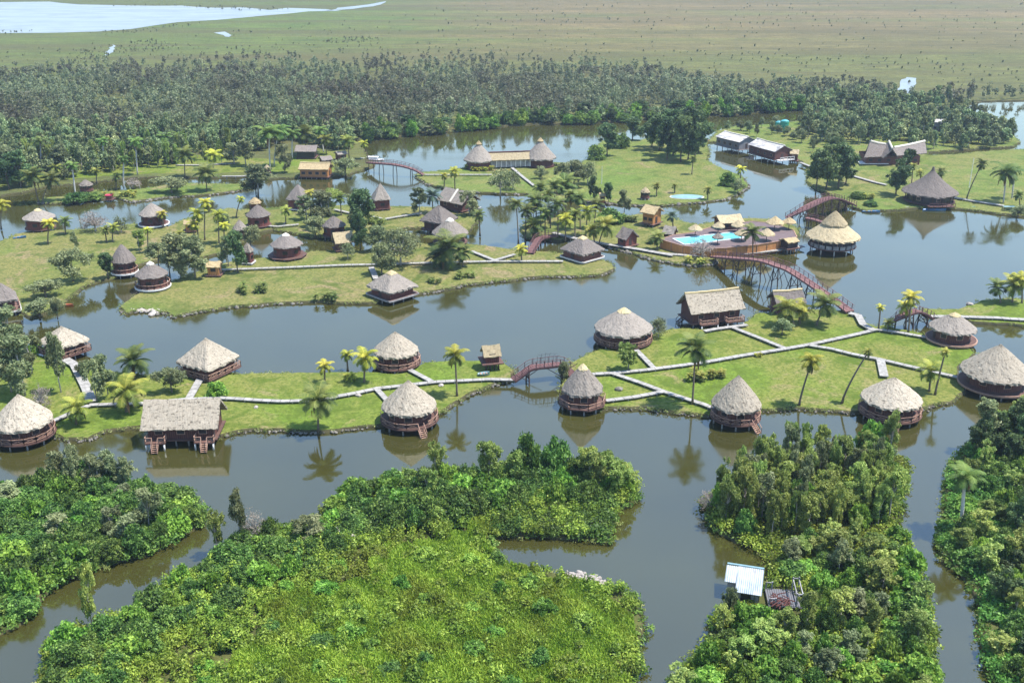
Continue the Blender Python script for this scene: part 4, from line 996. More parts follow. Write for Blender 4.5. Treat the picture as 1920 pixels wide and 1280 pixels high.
# ------------------------------------------------------------------ thatched huts
def ngr(th, n, rot):
    if not n: return 1.0
    a = ((th-rot) % (2*PI/n)) - PI/n
    return min(math.cos(PI/n)/math.cos(a), .955 if n == 4 else .985)
def thatch_cone(Rr, z0, z1, n=0, rot=0.0, seg=64, rings=13, k=1.0, seed=1, ragged=.28, r0=.03, thick=.3, inner=.72):
    """a thatched cone or pyramid: stepped courses, shaggy eave, underside"""
    rs = random.Random(seed); vs = []; fs = []; uv = []
    lump = [rs.uniform(-1, 1) for _ in range(seg)]
    for i in range(rings+1):
        t = i/rings; tt = max(t, r0)
        for j in range(seg):
            th = 2*PI*j/seg; g = ngr(th, n, rot)
            rr = Rr*tt*(g if t > .08 else (1-(1-g)*t/.08)) + rs.uniform(-.045, .045)*min(1, t*3)
            sag = .07*math.sin(j*.9+seed)*t + .05*lump[j]*t
            z = z1 - (z1-z0)*t**k + rs.uniform(-.05, .05) + sag - (.10*(1-t)**6)
            vs.append((rr*math.cos(th), rr*math.sin(th), z)); uv.append((th*Rr*.8, t*math.hypot(Rr, z1-z0)))
    for j in range(seg):                                    # hanging fringe
        th = 2*PI*j/seg; g = ngr(th, n, rot); rr = Rr*g*(1.0+rs.uniform(-.035, .05))
        vs.append((rr*math.cos(th), rr*math.sin(th), z0 - thick - rs.uniform(0, ragged))); uv.append((th*Rr*.8, 1.05*math.hypot(Rr, z1-z0)))
    for j in range(seg):
        th = 2*PI*j/seg; g = ngr(th, n, rot); rr = Rr*g*inner
        vs.append((rr*math.cos(th), rr*math.sin(th), z0 - thick*.6 + (1-inner)*(z1-z0)*.55)); uv.append((th*Rr*.8, .9*Rr))
    for i in range(rings+2):
        for j in range(seg):
            fs.append((i*seg+j, (i+1)*seg+j, (i+1)*seg+(j+1)%seg, i*seg+(j+1)%seg))
    fs.append(tuple(range(seg)))
    mb = MB(); mb.add(vs, fs, uv); return mb
def ring_wall(Rr, z0, z1, n, rot, seg=48):
    vs = []; uv = []; fs = []
    for z in (z0, z1):
        for j in range(seg+1):
            th = 2*PI*j/seg; g = ngr(th, n, rot)*Rr
            vs.append((g*math.cos(th), g*math.sin(th), z)); uv.append((th*Rr, z))
    for j in range(seg): fs.append((j, j+1, seg+1+j+1, seg+1+j))
    mb = MB(); mb.add(vs, fs, uv)
    mb.add([(vs[j][0], vs[j][1], z0) for j in range(seg)], [tuple(range(seg))[::-1]], [(v[0], v[1]) for v in vs[:seg]])
    return mb
def disc(mb, Rr, z, th_, n, rot, seg=48, r_in=None):
    top = []; bot = []
    for j in range(seg):
        th = 2*PI*j/seg; g = ngr(th, n, rot)*Rr
        top.append((g*math.cos(th), g*math.sin(th), z)); bot.append((g*math.cos(th), g*math.sin(th), z-th_))
    fs = [tuple(range(seg)), tuple(range(2*seg-1, seg-1, -1))] + [(j, seg+j, seg+(j+1)%seg, (j+1)%seg) for j in range(seg)]
    mb.add(top+bot, fs)
def edge_band(Rr, z0, z1, n, rot, seg=48, w=.08):
    mb = MB()
    vs = []; fs = []
    for j in range(seg):
        th = 2*PI*j/seg; g = ngr(th, n, rot)
        for rr, z in ((Rr*g+.003, z0), (Rr*g+w, z0), (Rr*g+w, z1), (Rr*g-.12, z1)): vs.append((rr*math.cos(th), rr*math.sin(th), z))
    for j in range(seg):
        a, b = j*4, ((j+1) % seg)*4
        for q in range(3): fs.append((a+q, b+q, b+q+1, a+q+1))
    mb.add(vs, fs); return mb
def rail_run(mb, pts, h=1.0, posts=1.4, lattice=True, t=.08):
    for a, b in zip(pts, pts[1:]):
        a, b = Vector(a), Vector(b); L = (b-a).length; k = max(1, round(L/posts)); up = Vector((0,0,1))
        mb.bar(a+up*h, b+up*h, t*1.3, t*1.2); mb.bar(a+up*h*.28, b+up*h*.28, t*.8, t*.8)
        for i in range(k+1):
            p = a.lerp(b, i/k); mb.bar(p, p+up*(h+.06), t*1.3, t*1.3)
            if lattice and i < k:
                q = a.lerp(b, (i+1)/k); mb.bar(p+up*h*.3, q+up*h*.95, t*.7, t*.7); mb.bar(p+up*h*.95, q+up*h*.3, t*.7, t*.7)
def flight(mb, top, d, n, w, rise=.24, run=.28, rail=True):
    """steps going down from `top` along d"""
    top = Vector(top); d = Vector(d).normalized(); s = Vector((-d.y, d.x, 0))
    for i in range(n):
        p = top + d*(run*(i+.5)) - Vector((0,0,rise*(i+1))); mb.bar(p-s*w/2, p+s*w/2, run*.95, .06)
    e = top + d*(run*n) - Vector((0,0,rise*n))
    for k in (-1, 1):
        mb.bar(top+s*(k*w/2)-Vector((0,0,.1)), e+s*(k*w/2)-Vector((0,0,.1)), .08, .2)
        if rail:
            mb.bar(top+s*(k*w/2)+Vector((0,0,.95)), e+s*(k*w/2)+Vector((0,0,.8)), .08, .08)
            mb.bar(e+s*(k*w/2), e+s*(k*w/2)+Vector((0,0,.85)), .09, .09)
STILT = {}
for k in ('stilt_stone', 'dark_wood', 'white_trim'):
    b = MB(); b.tube([(0,0,-1.4),(0,0,0)], .14, 8); STILT[k] = b.mesh('stilt', M[k], True)
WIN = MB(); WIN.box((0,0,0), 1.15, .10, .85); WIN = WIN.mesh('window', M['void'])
WINF = MB()
for a in (((-.6,0,0),.09,1.0),((.6,0,0),.09,1.0)): WINF.box(a[0], a[1], .14, a[2])
for z in (-.46, .46): WINF.box((0,0,z), 1.11, .14, .08)
WINF = WINF.mesh('window_frame', M['rail_wood'])
DOOR = MB(); DOOR.box((0,0,0), .95, .10, 1.85); DOOR = DOOR.mesh('door', M['dark_wood'])

def hut(cx, ey, ay, hw, tone, label, n=0, rot=0.0, ze=3.2, fl=1.15, deck=1.0, rail='rail_wood', edge=None, wall='log_wall', cap=None, steps=None,
        k=1.06, zg=0.0, stilt='stilt_stone', wr=.76, name='thatched_hut', seg=None, lattice=None, cat='hut', railpart=None, group='thatched stilt huts of the village'):
    if ze == 3.2 and zg == 0: ze = 3.5 if hw > 32 else 3.85
    if hw <= 32 and wr == .76: wr = .85
    C = at(cx, ey, ze); mp_ = mpp(C.y, ze); Rr = hw*mp_; za = at_y(cx, ay, C.y).z
    sd = int(cx*13+ey); near = hw > 32; seg = seg or (72 if near else 44)
    rt = empty(name, (C.x, C.y, zg)); tag(rt, label, cat, group)
    ze -= zg; za -= zg; fl_ = fl
    rf = thatch_cone(Rr, ze, za, n, rot, seg, 14 if near else 9, k, sd, .24 if near else .14, .03, .24 if near else .16).build('roof', M['thatch_'+tone], rt)
    if cap:
        cp = thatch_cone(Rr*.24, za-(za-ze)*.19, za+.14, n if n == 4 else 0, rot, 24, 4, 1.1, sd+3, .15, .12, .12, .5); cp.build('ridge_cap', M[cap], rf)
    Rw = Rr*wr
    wl = ring_wall(Rw, fl_, ze+.35, n, rot).build('wall', M[wall], rt)
    # openings: towards the lake side and both flanks
    nb = n if n > 4 else (4 if n == 4 else 8)
    for q, th in enumerate((-PI/2+.05, -PI/2-.85, -PI/2+.95, PI*.98, .2)):
        if n == 4: th = rot + PI/4 + q*PI/2
        g = Rw*ngr(th, n, rot)+.02
        if n == 4 and q == 4: continue
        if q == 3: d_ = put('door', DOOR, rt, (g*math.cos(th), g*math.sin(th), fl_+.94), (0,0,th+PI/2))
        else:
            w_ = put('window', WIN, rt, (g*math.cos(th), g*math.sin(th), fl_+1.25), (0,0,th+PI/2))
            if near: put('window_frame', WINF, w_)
    Rd = Rr*deck*(1.05 if near and rail else 1.0)
    mb = MB(); disc(mb, Rd, fl_, .2, n, rot); dk = mb.build('deck', M['deck_wood'], rt)
    if edge: edge_band(Rd, fl_-.28, fl_+.04, n, rot).build('deck_edge', M[edge], dk)
    if rail:
        rb = MB(); nn = 16 if not n else n*(4 if n == 4 else 2); gap = math.radians(steps) if steps is not None else None
        lat = near if lattice is None else lattice
        ps = []
        for j in range(nn+1):
            th = 2*PI*j/nn + rot; g = Rd*ngr(th, n, rot)-.1; ps.append((th, (g*math.cos(th), g*math.sin(th), fl_)))
        segs = []
        for (t0, a), (t1, b) in zip(ps, ps[1:]):
            mid = (t0+t1)/2
            cut = (gap is not None and abs((mid-gap+PI) % (2*PI)-PI) < PI/nn*1.05) or abs((mid-PI*.9+PI) % (2*PI)-PI) < PI/nn*1.05
            segs.append((cut, a, b))
        k0 = next((i for i, s_ in enumerate(segs) if s_[0]), 0); segs = segs[k0:]+segs[:k0]; rb = MB()
        for cut, a, b in segs + [(True, None, None)]:
            if cut:
                if rb.v: rb.build('railing', M[rail], dk)
                rb = MB()
            else: rail_run(rb, [a, b], .95, 1.3, lat, .075 if near else .1)
    ns = 10 if Rr > 3.4 else 7
    for j in range(ns):
        th = 2*PI*j/ns + rot + .15; g = Rd*.88*ngr(th, n, rot)
        put('stilt', STILT[stilt], rt, (g*math.cos(th), g*math.sin(th), fl_-.2))
    if steps is not None:
        th = math.radians(steps); g = Rd*ngr(th, n, rot)-.15; sb = MB()
        flight(sb, (g*math.cos(th), g*math.sin(th), fl_), (math.cos(th), math.sin(th), 0), 5, 1.0, .22, .26); sb.build('steps', M['rail_wood'], rt)
    return rt
D2 = -90
hut(42,786,738,53,'pale','pale conical hut cut by the left picture edge, steps down to the water', steps=-128, deck=1.0)
hut(742,655,621,42,'pale','pale cone hut with railed deck behind the left strip of lawn', deck=1.06, rot=.2)
hut(767,758,712,51,'pale','pale cone hut standing out in the near channel with steps on its right front', steps=-62, deck=1.03)
hut(1092,727,682,40,'mid','pointed grey hut right beside the arched footbridge', deck=1.12, cap='ridge_gold', n=8, rot=.2, k=1.12)
hut(1169,612,577,54,'mid','wide grey cone hut with golden peak at the head of the right lawn', cap='ridge_gold', deck=.98, k=1.1)
hut(1787,612,586,42,'mid','grey hut with an orange red deck left of the right edge inlet', cap='ridge_gold', deck=1.08, rail=None, edge='rail_wood')
hut(1868,694,645,63,'pale','large pale cone hut at the right picture edge', deck=1.02, rail=None, edge='rail_wood')
hut(1672,745,707,55,'pale','broad flecked cone hut at the right tip of the near shore with open ladder', steps=-100, deck=1.0, k=1.14)
hut(1381,754,703,46,'pale','tall steep cone hut on the shore in the middle of the right lawn', deck=.98, steps=-55, k=1.12)
hut(735,534,507,51,'mid','pyramid roofed hut with pale ridges on the lower shore of the dry island', n=4, rot=-PI/2, cap='ridge_gold', deck=1.02, rail=None, edge='stilt_stone', wall='red_wall', ze=3.0, wr=.8)
hut(1092,466,442,44,'grey','grey pyramid roofed hut with white deck rim at the right point of the dry island', n=4, rot=-PI/2-.06, cap='ridge_gold', deck=1.0, edge='white_trim', rail=None, ze=3.0, wr=.85)
hut(537,457,437,31,'grey','grey hut with a flat pale peak standing in the pond', n=8, rot=.2, cap='ridge_white', deck=1.2, rail=None, wall='red_wall', wr=.82, k=1.1)
hut(231,487,457,23,'grey','steep grey cone hut with a white rimmed deck at the left meadow bank', edge='white_trim', deck=1.06, k=1.2)
hut(284,513,490,30,'grey','low grey cone hut with a white rimmed deck at the mouth of the pond', edge='white_trim', cap='ridge_white', deck=1.08, k=.95)
hut(2,557,528,38,'grey','grey hut with an orange deck half outside the left picture edge', n=4, rot=-PI/2-.3, edge='white_trim', deck=1.06)
hut(73,407,391,29,'mid','round hut at the far left shore with a wide pale roof', deck=.95, rail=None, wall='red_wall', cap='ridge_gold')
hut(286,400,380,25,'mid','round hut with white rimmed deck on the back shore of the left meadow', edge='white_trim', deck=1.12, rail=None, k=1.12)
hut(484,402,383,23,'grey','dark red walled cone hut in front of the small golden topped one', deck=1.0, rail=None, wall='red_wall')
hut(478,379,369,12,'gold','small golden topped round hut peeping out behind a larger cone', rail=None, deck=.9)
hut(560,371,345,26,'grey','steep grey hut with white deck on the water before the orange walled house', n=4, rot=-PI/2+.5, edge='white_trim', deck=.98, rail=None, wall='red_wall', k=1.1)
hut(714,371,343,23,'mid','steep hut over the back water right of the tall dark tree', n=4, rot=-PI/2-.45, deck=.95, rail=None, wall='red_wall')
hut(823,410,384,39,'grey','wide low grey hip hut behind the second cone of the middle pair', n=4, rot=-PI/2+.25, deck=.95, rail=None)
hut(844,435,408,34,'mid','pale cone hut with its foot hidden by palms in the middle of the left cluster', cap='ridge_white', deck=.95, rail=None)
hut(626,421,404,22,'grey','shaded grey roof hut with red walls below the tall dark tree', deck=1.0, rail=None, wall='red_wall', fl=1.4)
hut(450,428,411,14,'mid','small pale cone hut half hidden by the yellow palms', deck=.95, rail=None, zg=.5)
hut(464,470,454,13,'mid','small steep hut with a white sill at the left of the pond', n=4, rot=-PI/2+.6, deck=1.15, rail=None, edge='white_trim', wall='red_wall')
hut(161,346,336,13,'mid','little thatched hut on the left part of the back strip', rail=None, deck=.95, zg=.4, ze=2.6, fl=.6)
hut(1210,359,350,9,'cream','tiny dark walled hut with a tan cone roof on the back island shore', rail=None, deck=1.0, zg=.5, ze=2.9, fl=.7)
hut(501,316,308,8,'cream','tiny tan roofed hut below the tall royal palms', rail=None, deck=.9, zg=.5, ze=2.4, fl=.6, n=4)
# big conical pavilion with a flared roof
pv = hut(1744,358,312,50,'grey','large flared grey conical pavilion on the back right shore', k=.68, wall='void', wr=.8, deck=.92, rail=None, name='conical_pavilion', cat='pavilion', stilt='dark_wood', ze=3.8, fl=1.2, group=None)  # sides are open; the near-black wall ring is interior shade put into colour
def pavilion_extra(rt, Rr):
    for j in range(14):
        th = 2*PI*j/14; b = MB(); g = Rr*.84; b.tube([(g*math.cos(th), g*math.sin(th), 1.2),(g*math.cos(th), g*math.sin(th), 3.9)], .13, 6); b.build('post', M['dark_wood'], rt)
    b = MB(); b.box((.5,-Rr*.95,1.15), 7.5, 3.2, .2); l = b.build('landing', M['deck_wood'], rt)
    r = MB(); rail_run(r, [(-3.2,-Rr*.95-1.55,1.25),(4.2,-Rr*.95-1.55,1.25)], .95, 1.3, False, .1); r.build('landing_rail', M['bridge_wood'], l)
pavilion_extra(pv, 50*mpp(at(1744,358,3.8).y, 3.8))
# two tier thatched bar
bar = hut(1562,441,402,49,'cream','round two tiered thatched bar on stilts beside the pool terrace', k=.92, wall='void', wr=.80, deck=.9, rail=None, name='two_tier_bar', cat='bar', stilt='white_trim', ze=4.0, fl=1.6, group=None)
C_ = at(1562,441,4.0); R_ = 49*mpp(C_.y, 4.0); zt = at_y(1564,394,C_.y).z; zb = at_y(1564,418,C_.y).z
bs = bar.location
up = thatch_cone(R_*.48, zb, zt, 0, 0, 56, 9, 1.1, 9).build('upper_roof', M['thatch_cream'], bar)
for j in range(14):
    th = 2*PI*j/14; b = MB(); g = R_*.84; b.tube([(g*math.cos(th), g*math.sin(th), 1.6),(g*math.cos(th), g*math.sin(th), 4.1)], .12, 6); b.build('post', M['dark_wood'], bar)
for j in range(9):
    th = PI + .25 + j*.30; g = R_*.86; b = MB(); b.box((g*math.cos(th), g*math.sin(th), 2.1), 1.35, .10, .9, th+PI/2); b.build('panel', M['stilt_stone'], bar)

# ------------------------------------------------------------------ gabled huts
def slope_grid(mb, A, B, Cc, Dd, nu, nv, rs, jit=.05, thick=.3, ragged=.2):
    """thatch slope: A-B along the eave, D-C along the ridge"""
    A, B, Cc, Dd = map(Vector, (A, B, Cc, Dd)); nrm = (B-A).cross(Dd-A).normalized(); nrm = nrm if nrm.z > 0 else -nrm
    vs = []; uv = []; fs = []; L = (B-A).length; W = (Dd-A).length
    for lay in (0, 1):
        for j in range(nv+1):
            for i in range(nu+1):
                u, v = i/nu, j/nv; p = A.lerp(B, u).lerp(Dd.lerp(Cc, u), v)
                edge = (j == 0) + .5*(i in (0, nu))
                q = p + nrm*(rs.uniform(-jit, jit) + .03*math.sin(u*9+j)) - (nrm*thick if lay else Vector((0,0,0)))
                if j == 0: q += (A-Dd).normalized()*rs.uniform(-.02, ragged)
                if i in (0, nu): q += (B-A).normalized()*(rs.uniform(0, ragged*.7)*(1 if i else -1))
                q -= Vector((0,0,.10*math.sin(u*PI)*(v)))
                vs.append(q); uv.append((u*L, (1-v)*W))
    o = (nu+1)*(nv+1); k = lambda i, j, l: l*o + j*(nu+1)+i
    for j in range(nv):
        for i in range(nu):
            fs.append((k(i,j,0), k(i+1,j,0), k(i+1,j+1,0), k(i,j+1,0))); fs.append((k(i,j,1), k(i,j+1,1), k(i+1,j+1,1), k(i+1,j,1)))
    for i in range(nu): fs.append((k(i,0,1), k(i+1,0,1), k(i+1,0,0), k(i,0,0))); fs.append((k(i,nv,0), k(i+1,nv,0), k(i+1,nv,1), k(i,nv,1)))
    for j in range(nv): fs.append((k(0,j,0), k(0,j+1,0), k(0,j+1,1), k(0,j,1))); fs.append((k(nu,j,1), k(nu,j+1,1), k(nu,j+1,0), k(nu,j,0)))
    mb.add(vs, fs, uv)
def box_wall(mb, x0, x1, y0, y1, z0, z1, zr=None):
    """four walls (gable ends rise to zr along the x axis ridge); uv in metres"""
    ym = (y0+y1)/2
    def q(a, b):
        L = math.hypot(b[0]-a[0], b[1]-a[1]); mb.add([(a[0],a[1],z0),(b[0],b[1],z0),(b[0],b[1],z1),(a[0],a[1],z1)], [(0,1,2,3)], [(0,z0),(L,z0),(L,z1),(0,z1)])
    q((x0,y0),(x1,y0)); q((x1,y1),(x0,y1))
    for x, a, b in ((x1,y0,y1),(x0,y1,y0)):
        q((x,a),(x,b))
        if zr: mb.add([(x,a,z1),(x,b,z1),(x,ym,zr)], [(0,1,2)], [(0,z1),(abs(b-a),z1),(abs(b-a)/2,zr)])
    mb.add([(x0,y0,z0),(x1,y0,z0),(x1,y1,z0),(x0,y1,z0)], [(3,2,1,0)], [(0,0),(1,0),(1,1),(0,1)])
def gable(A, B, rr, tone, label, ze=3.0, depth=5.0, fl=1.1, zg=0.0, wall='log_wall', name='gabled_hut', over=.7, stilt='stilt_stone', deck=.5, cap=None, edge=None,
          cat='hut', group=None, roofmat=None, thick=.28, wins=2, door_end=None, zr=None, ns=4):
    """A, B: photo points of the front eave's ends; rr: photo row of the ridge middle"""
    a, b = at(A[0], A[1], ze), at(B[0], B[1], ze); d = b-a; L = d.length; th = math.atan2(d.y, d.x)
    nrm = Vector((-math.sin(th), math.cos(th), 0)); mid = (a+b)/2 + nrm*depth/2
    if zr is None: zr = at_y((A[0]+B[0])/2, rr, mid.y).z
    rt = empty(name, (mid.x, mid.y, zg), th); tag(rt, label, cat, group)
    rs = random.Random(int(A[0]*7+A[1])); h0, h1 = ze-zg, zr-zg; hx, hy = L/2, depth/2
    mb = MB(); nu = max(8, int(L*2.2)); nv = 7; jt = .045 if roofmat is None else .008; rg = .2 if roofmat is None else .02
    slope_grid(mb, (-hx,-hy,h0), (hx,-hy,h0), (hx,0,h1), (-hx,0,h1), nu, nv, rs, jt, thick, rg)
    slope_grid(mb, (hx,hy,h0), (-hx,hy,h0), (-hx,.004,h1-.004), (hx,.004,h1-.004), nu, nv, rs, jt, thick, rg)
    rf = mb.build('roof', roofmat or M['thatch_'+tone], rt)
    if cap:
        cb = MB(); pts = [(-hx-.05+ (L+.1)*i/10, rs.uniform(-.05,.05), h1+.02-.10*math.sin(PI*i/10)+rs.uniform(-.04,.04)) for i in range(11)]
        cb.tube(pts, [.26]*11, 7); cb.build('ridge_cap', M[cap], rf)
    wb = MB(); zt = h0 + (h1-h0)*(over/ max(hy, .1))*.9 - thick*.9
    box_wall(wb, -hx+over, hx-over, -hy+over, hy-over, fl, zt, h1-thick-.15)
    wb.build('wall', M[wall], rt)
    for i in range(wins):
        x = -hx+over + (L-2*over)*(i+.5)/wins
        w_ = put('window', WIN, rt, (x, -hy+over-.02, fl+1.25)); 
        if L > 8: put('window_frame', WINF, w_)
    sx = hx-over+.02
    put('door', DOOR, rt, (sx if door_end != -1 else -sx, -.3, fl+.93), (0,0,PI/2))
    db = MB(); db.box((0,0,fl-.1), L-2*over+2*deck, depth-2*over+2*deck, .2); dk = db.build('deck', M['deck_wood'], rt)
    if edge:
        e = MB(); X, Y = hx-over+deck, hy-over+deck
        for p, q in (((-X,-Y),(X,-Y)),((X,-Y),(X,Y)),((-X,-Y),(-X,Y))): e.bar((p[0]*1.004,p[1]*1.004-.02,fl-.1),(q[0]*1.004,q[1]*1.004-.02,fl-.1), .1, .3)
        e.build('deck_edge', M[edge], dk)
    for i in range(ns):
        for s in (-1, 1):
            put('stilt', STILT[stilt], rt, ((-hx+over)*.95 + (L-2*over)*.95*i/(ns-1), s*(hy-over)*.92, fl-.2))
    return rt, L, depth, rf
def balcony(rt, x0, x1, y0, fl, proj, stairs=None, mat='rail_wood'):
    b = MB(); b.box(((x0+x1)/2, y0-proj/2, fl-.09), x1-x0, proj, .18); bl = b.build('balcony', M['deck_wood'], rt)
    r = MB(); y1 = y0-proj+.08
    if stairs is None: rail_run(r, [(x0+.06,y0,fl),(x0+.06,y1,fl),(x1-.06,y1,fl),(x1-.06,y0,fl)], .95, 1.2, True, .08)
    else:
        rail_run(r, [(x0+.06,y0,fl),(x0+.06,y1,fl),(stairs-.5,y1,fl)], .95, 1.2, True, .08); r2 = MB(); rail_run(r2, [(stairs+.5,y1,fl),(x1-.06,y1,fl),(x1-.06,y0,fl)], .95, 1.2, True, .08); r2.build('railing', M[mat], bl)
    r.build('railing', M[mat], bl)
    if stairs is not None:
        s = MB(); flight(s, (stairs, y1-.08, fl), (0,-1,0), 5, .9, .22, .2); s.build('steps', M[mat], bl)
    for x in (x0+.15, x1-.15): put('balcony_post', STILT['white_trim'], bl, (x, y1+.1, fl-.2))
g, L, dp, rf = gable((263,806),(407,803),747,'pale','big rectangular lodge with a pale flecked thatch and two stair balconies', ze=3.4, depth=7.4, fl=1.4, over=.8, name='rectangular_lodge', cat='lodge', wins=3, ns=6)
for sx in (-1, 1): balcony(g, sx*L*.32-L*.13, sx*L*.32+L*.13, -dp/2+.75, 1.35, 1.5, sx*L*.32+ .1)
g, L, dp, rf = gable((1297,589),(1398,578),545,'pale','long thatched gable lodge with side stairs beside the right lawn', ze=3.6, depth=7.2, fl=1.3, over=.8, name='gable_lodge', cat='lodge', cap='ridge_gold', wins=3, ns=5)
balcony(g, -L*.34, -L*.02, -dp/2+.75, 1.25, 1.7); balcony(g, L*.14, L*.46, -dp/2+.75, 1.25, 1.7)
s_ = MB(); flight(s_, (-L/2+.6, 1.0, 1.3), (-1,0,0), 5, 1.2, .22, .28); s_.build('steps', M['dark_wood'], g)
gable((1457,571),(1512,567),544,'grey','small grey thatched hut with golden ridge under the long bridge', ze=3.0, depth=5.0, cap='ridge_gold', zg=0, wins=1)
gable((908,670),(940,667),646,'cream','tiny raised thatched cabin on posts left of the arched footbridge', ze=3.4, depth=3.4, fl=1.7, over=.35, name='raised_cabin', deck=.75, wall='red_wall', zg=.4, stilt='dark_wood', wins=1)
gable((1154,444),(1173,450),427,'grey','small grey cabin with red gable and door by the waterside walk', ze=3.0, depth=4.8, zg=.4, fl=.7, wall='red_wall', wins=1, over=.45, name='grey_cabin')
gable((1200,397),(1226,402),385,'gold','golden roofed cabin with orange walls on the pool island', ze=4.4, depth=5.2, zg=.4, fl=1.0, wall='orange_wall', over=.6, name='golden_cabin', wins=2)
gable((1241,437),(1262,440),423,'mid','low brownish thatched cabin at the left end of the pool terrace', ze=2.6, depth=3.6, zg=.4, fl=.6, over=.4, name='low_cabin', wins=1)
gable((629,457),(664,453),434,'cream','tan gabled hut at the right end of the pond', ze=3.0, depth=4.2, fl=1.1, over=.5, name='tan_hut', wins=1, wall='log_wall')
gable((385,501),(411,501),489,'gold','little orange kiosk with golden roof beside the dry island walk', ze=3.0, depth=3.0, zg=.5, fl=.5, wall='orange_wall', over=.3, name='kiosk', wins=1, cat='kiosk')
gable((344,421),(366,420),412,'gold','orange thatched hut behind the yellow palms', ze=3.0, depth=4.0, zg=.4, fl=.7, wall='orange_wall', over=.4, name='orange_hut', wins=1)
g, L, dp, rf = gable((818,374),(866,384),355,'mid','grey gabled boat lodge with a white ridge stripe behind the middle cones', ze=3.2, depth=8.0, fl=1.1, over=.7, name='boat_lodge', cat='lodge', wins=2)
sb_ = MB(); sb_.bar((L*.02,-dp/2+.1,3.33),(L*.0,-.1,rf.bound_box[1][2]+.08), .7, .1); sb_.build('ridge_stripe', M['ridge_white'], rf)
gable((559,317),(615,318),305,'gold','long house with golden thatch and orange walls on the back shore', ze=3.4, depth=6.5, zg=0, fl=.8, wall='orange_wall', over=.4, name='orange_house', cat='house', cap='ridge_gold', wins=4, ns=6)
gable((604,301),(624,299),292,'grey','small grey house half hidden behind the golden thatched one', ze=3.4, depth=4.5, zg=.5, fl=.6, wall='log_wall', over=.4, name='grey_house', cat='house', wins=1)
gable((552,284),(592,284),272,'grey','dark roofed shelter under the palms in the left back clearing', ze=3.4, depth=7, zg=.5, fl=.5, wall='void', over=.7, name='dark_shelter', cat='shelter', wins=0)
gable((634,290),(652,288),283,'mid','small pale roofed shed above the moored white boat', ze=3.2, depth=4, zg=.5, fl=.5, over=.4, name='shore_shed', cat='shed', wins=1)
gable((196,367),(208,367),364,'grey','tiny red landing shelter on the back strip shore', ze=1.9, depth=2.4, zg=0, fl=.7, over=.2, name='landing_shelter', cat='shelter', wins=0, wall='red_wall', roofmat=M['paint_red'], thick=.08)
gable((1124,367),(1136,367),361,'gold','narrow orange sentry cabin on the back island shore', ze=3.3, depth=2.6, zg=.5, fl=.6, over=.25, wall='orange_wall', name='sentry_cabin', wins=1)
# boathouses
g, L, dp, rf = gable((1341,256),(1386,267),251,'pale','left boathouse with a patched white roof and grey walls', ze=4.4, depth=8.5, fl=1.6, over=.4, wall='grey_wall', roofmat=M['roof_sheet'], thick=.12, name='boathouse', cat='boathouse', stilt='white_trim', wins=4, ns=5, cap='ridge_white', edge='stilt_stone')
g, L, dp, rf = gable((1402,271),(1453,285),266,'pale','right boathouse with a patched white roof and dark red gable', ze=4.4, depth=8.0, fl=1.6, over=.4, wall='log_wall', roofmat=M['roof_sheet'], thick=.12, name='boathouse', cat='boathouse', stilt='white_trim', wins=4, ns=5, cap='ridge_white')
rb_ = MB(); rb_.box((L/2+.9,0,1.5), 2.4, dp*.8, .2); rl_ = rb_.build('veranda', M['white_trim'], g)
rr_ = MB(); rail_run(rr_, [(L/2+2.0,-dp*.38,1.6),(L/2+2.0,dp*.38,1.6)], 1.0, 1.5, False, .12); rr_.build('railing', M['white_trim'], rl_)
gable((1481,288),(1497,289),280,'cream','small hut with a cream roof at the right end of the boathouses', ze=3.4, depth=4, zg=0, fl=.9, over=.3, name='cream_hut', wins=1)
# pool bar
gable((1352,419),(1396,416),402,'cream','thatched pool bar behind the turquoise pool', ze=4.6, depth=6.0, zg=1.6, fl=.9, over=.6, name='pool_bar', cat='bar', wins=2, wall='log_wall')
# wooden sheds
gable((1747,229),(1776,230),223,'pale','white roofed shed among the trees at the upper right', ze=4.6, depth=7, zg=.5, fl=.6, over=.3, wall='grey_wall', roofmat=M['roof_sheet'], thick=.1, name='white_roofed_shed', cat='shed', wins=2)

# hipped huts of the near left (square pyramids seen on a corner)
hut(390,672,633,60,'pale','broad hipped hut with flecked thatch beyond the left strip of lawn', n=4, rot=-PI/2+.25, deck=.98, ze=3.1, fl=1.1, wr=.82, k=1.0)
hut(119,637,611,48,'pale','flat pyramid roofed hut behind the slender olive tree', n=4, rot=-PI/2+.15, deck=1.0, ze=3.3, fl=1.2, wr=.8, k=1.0)

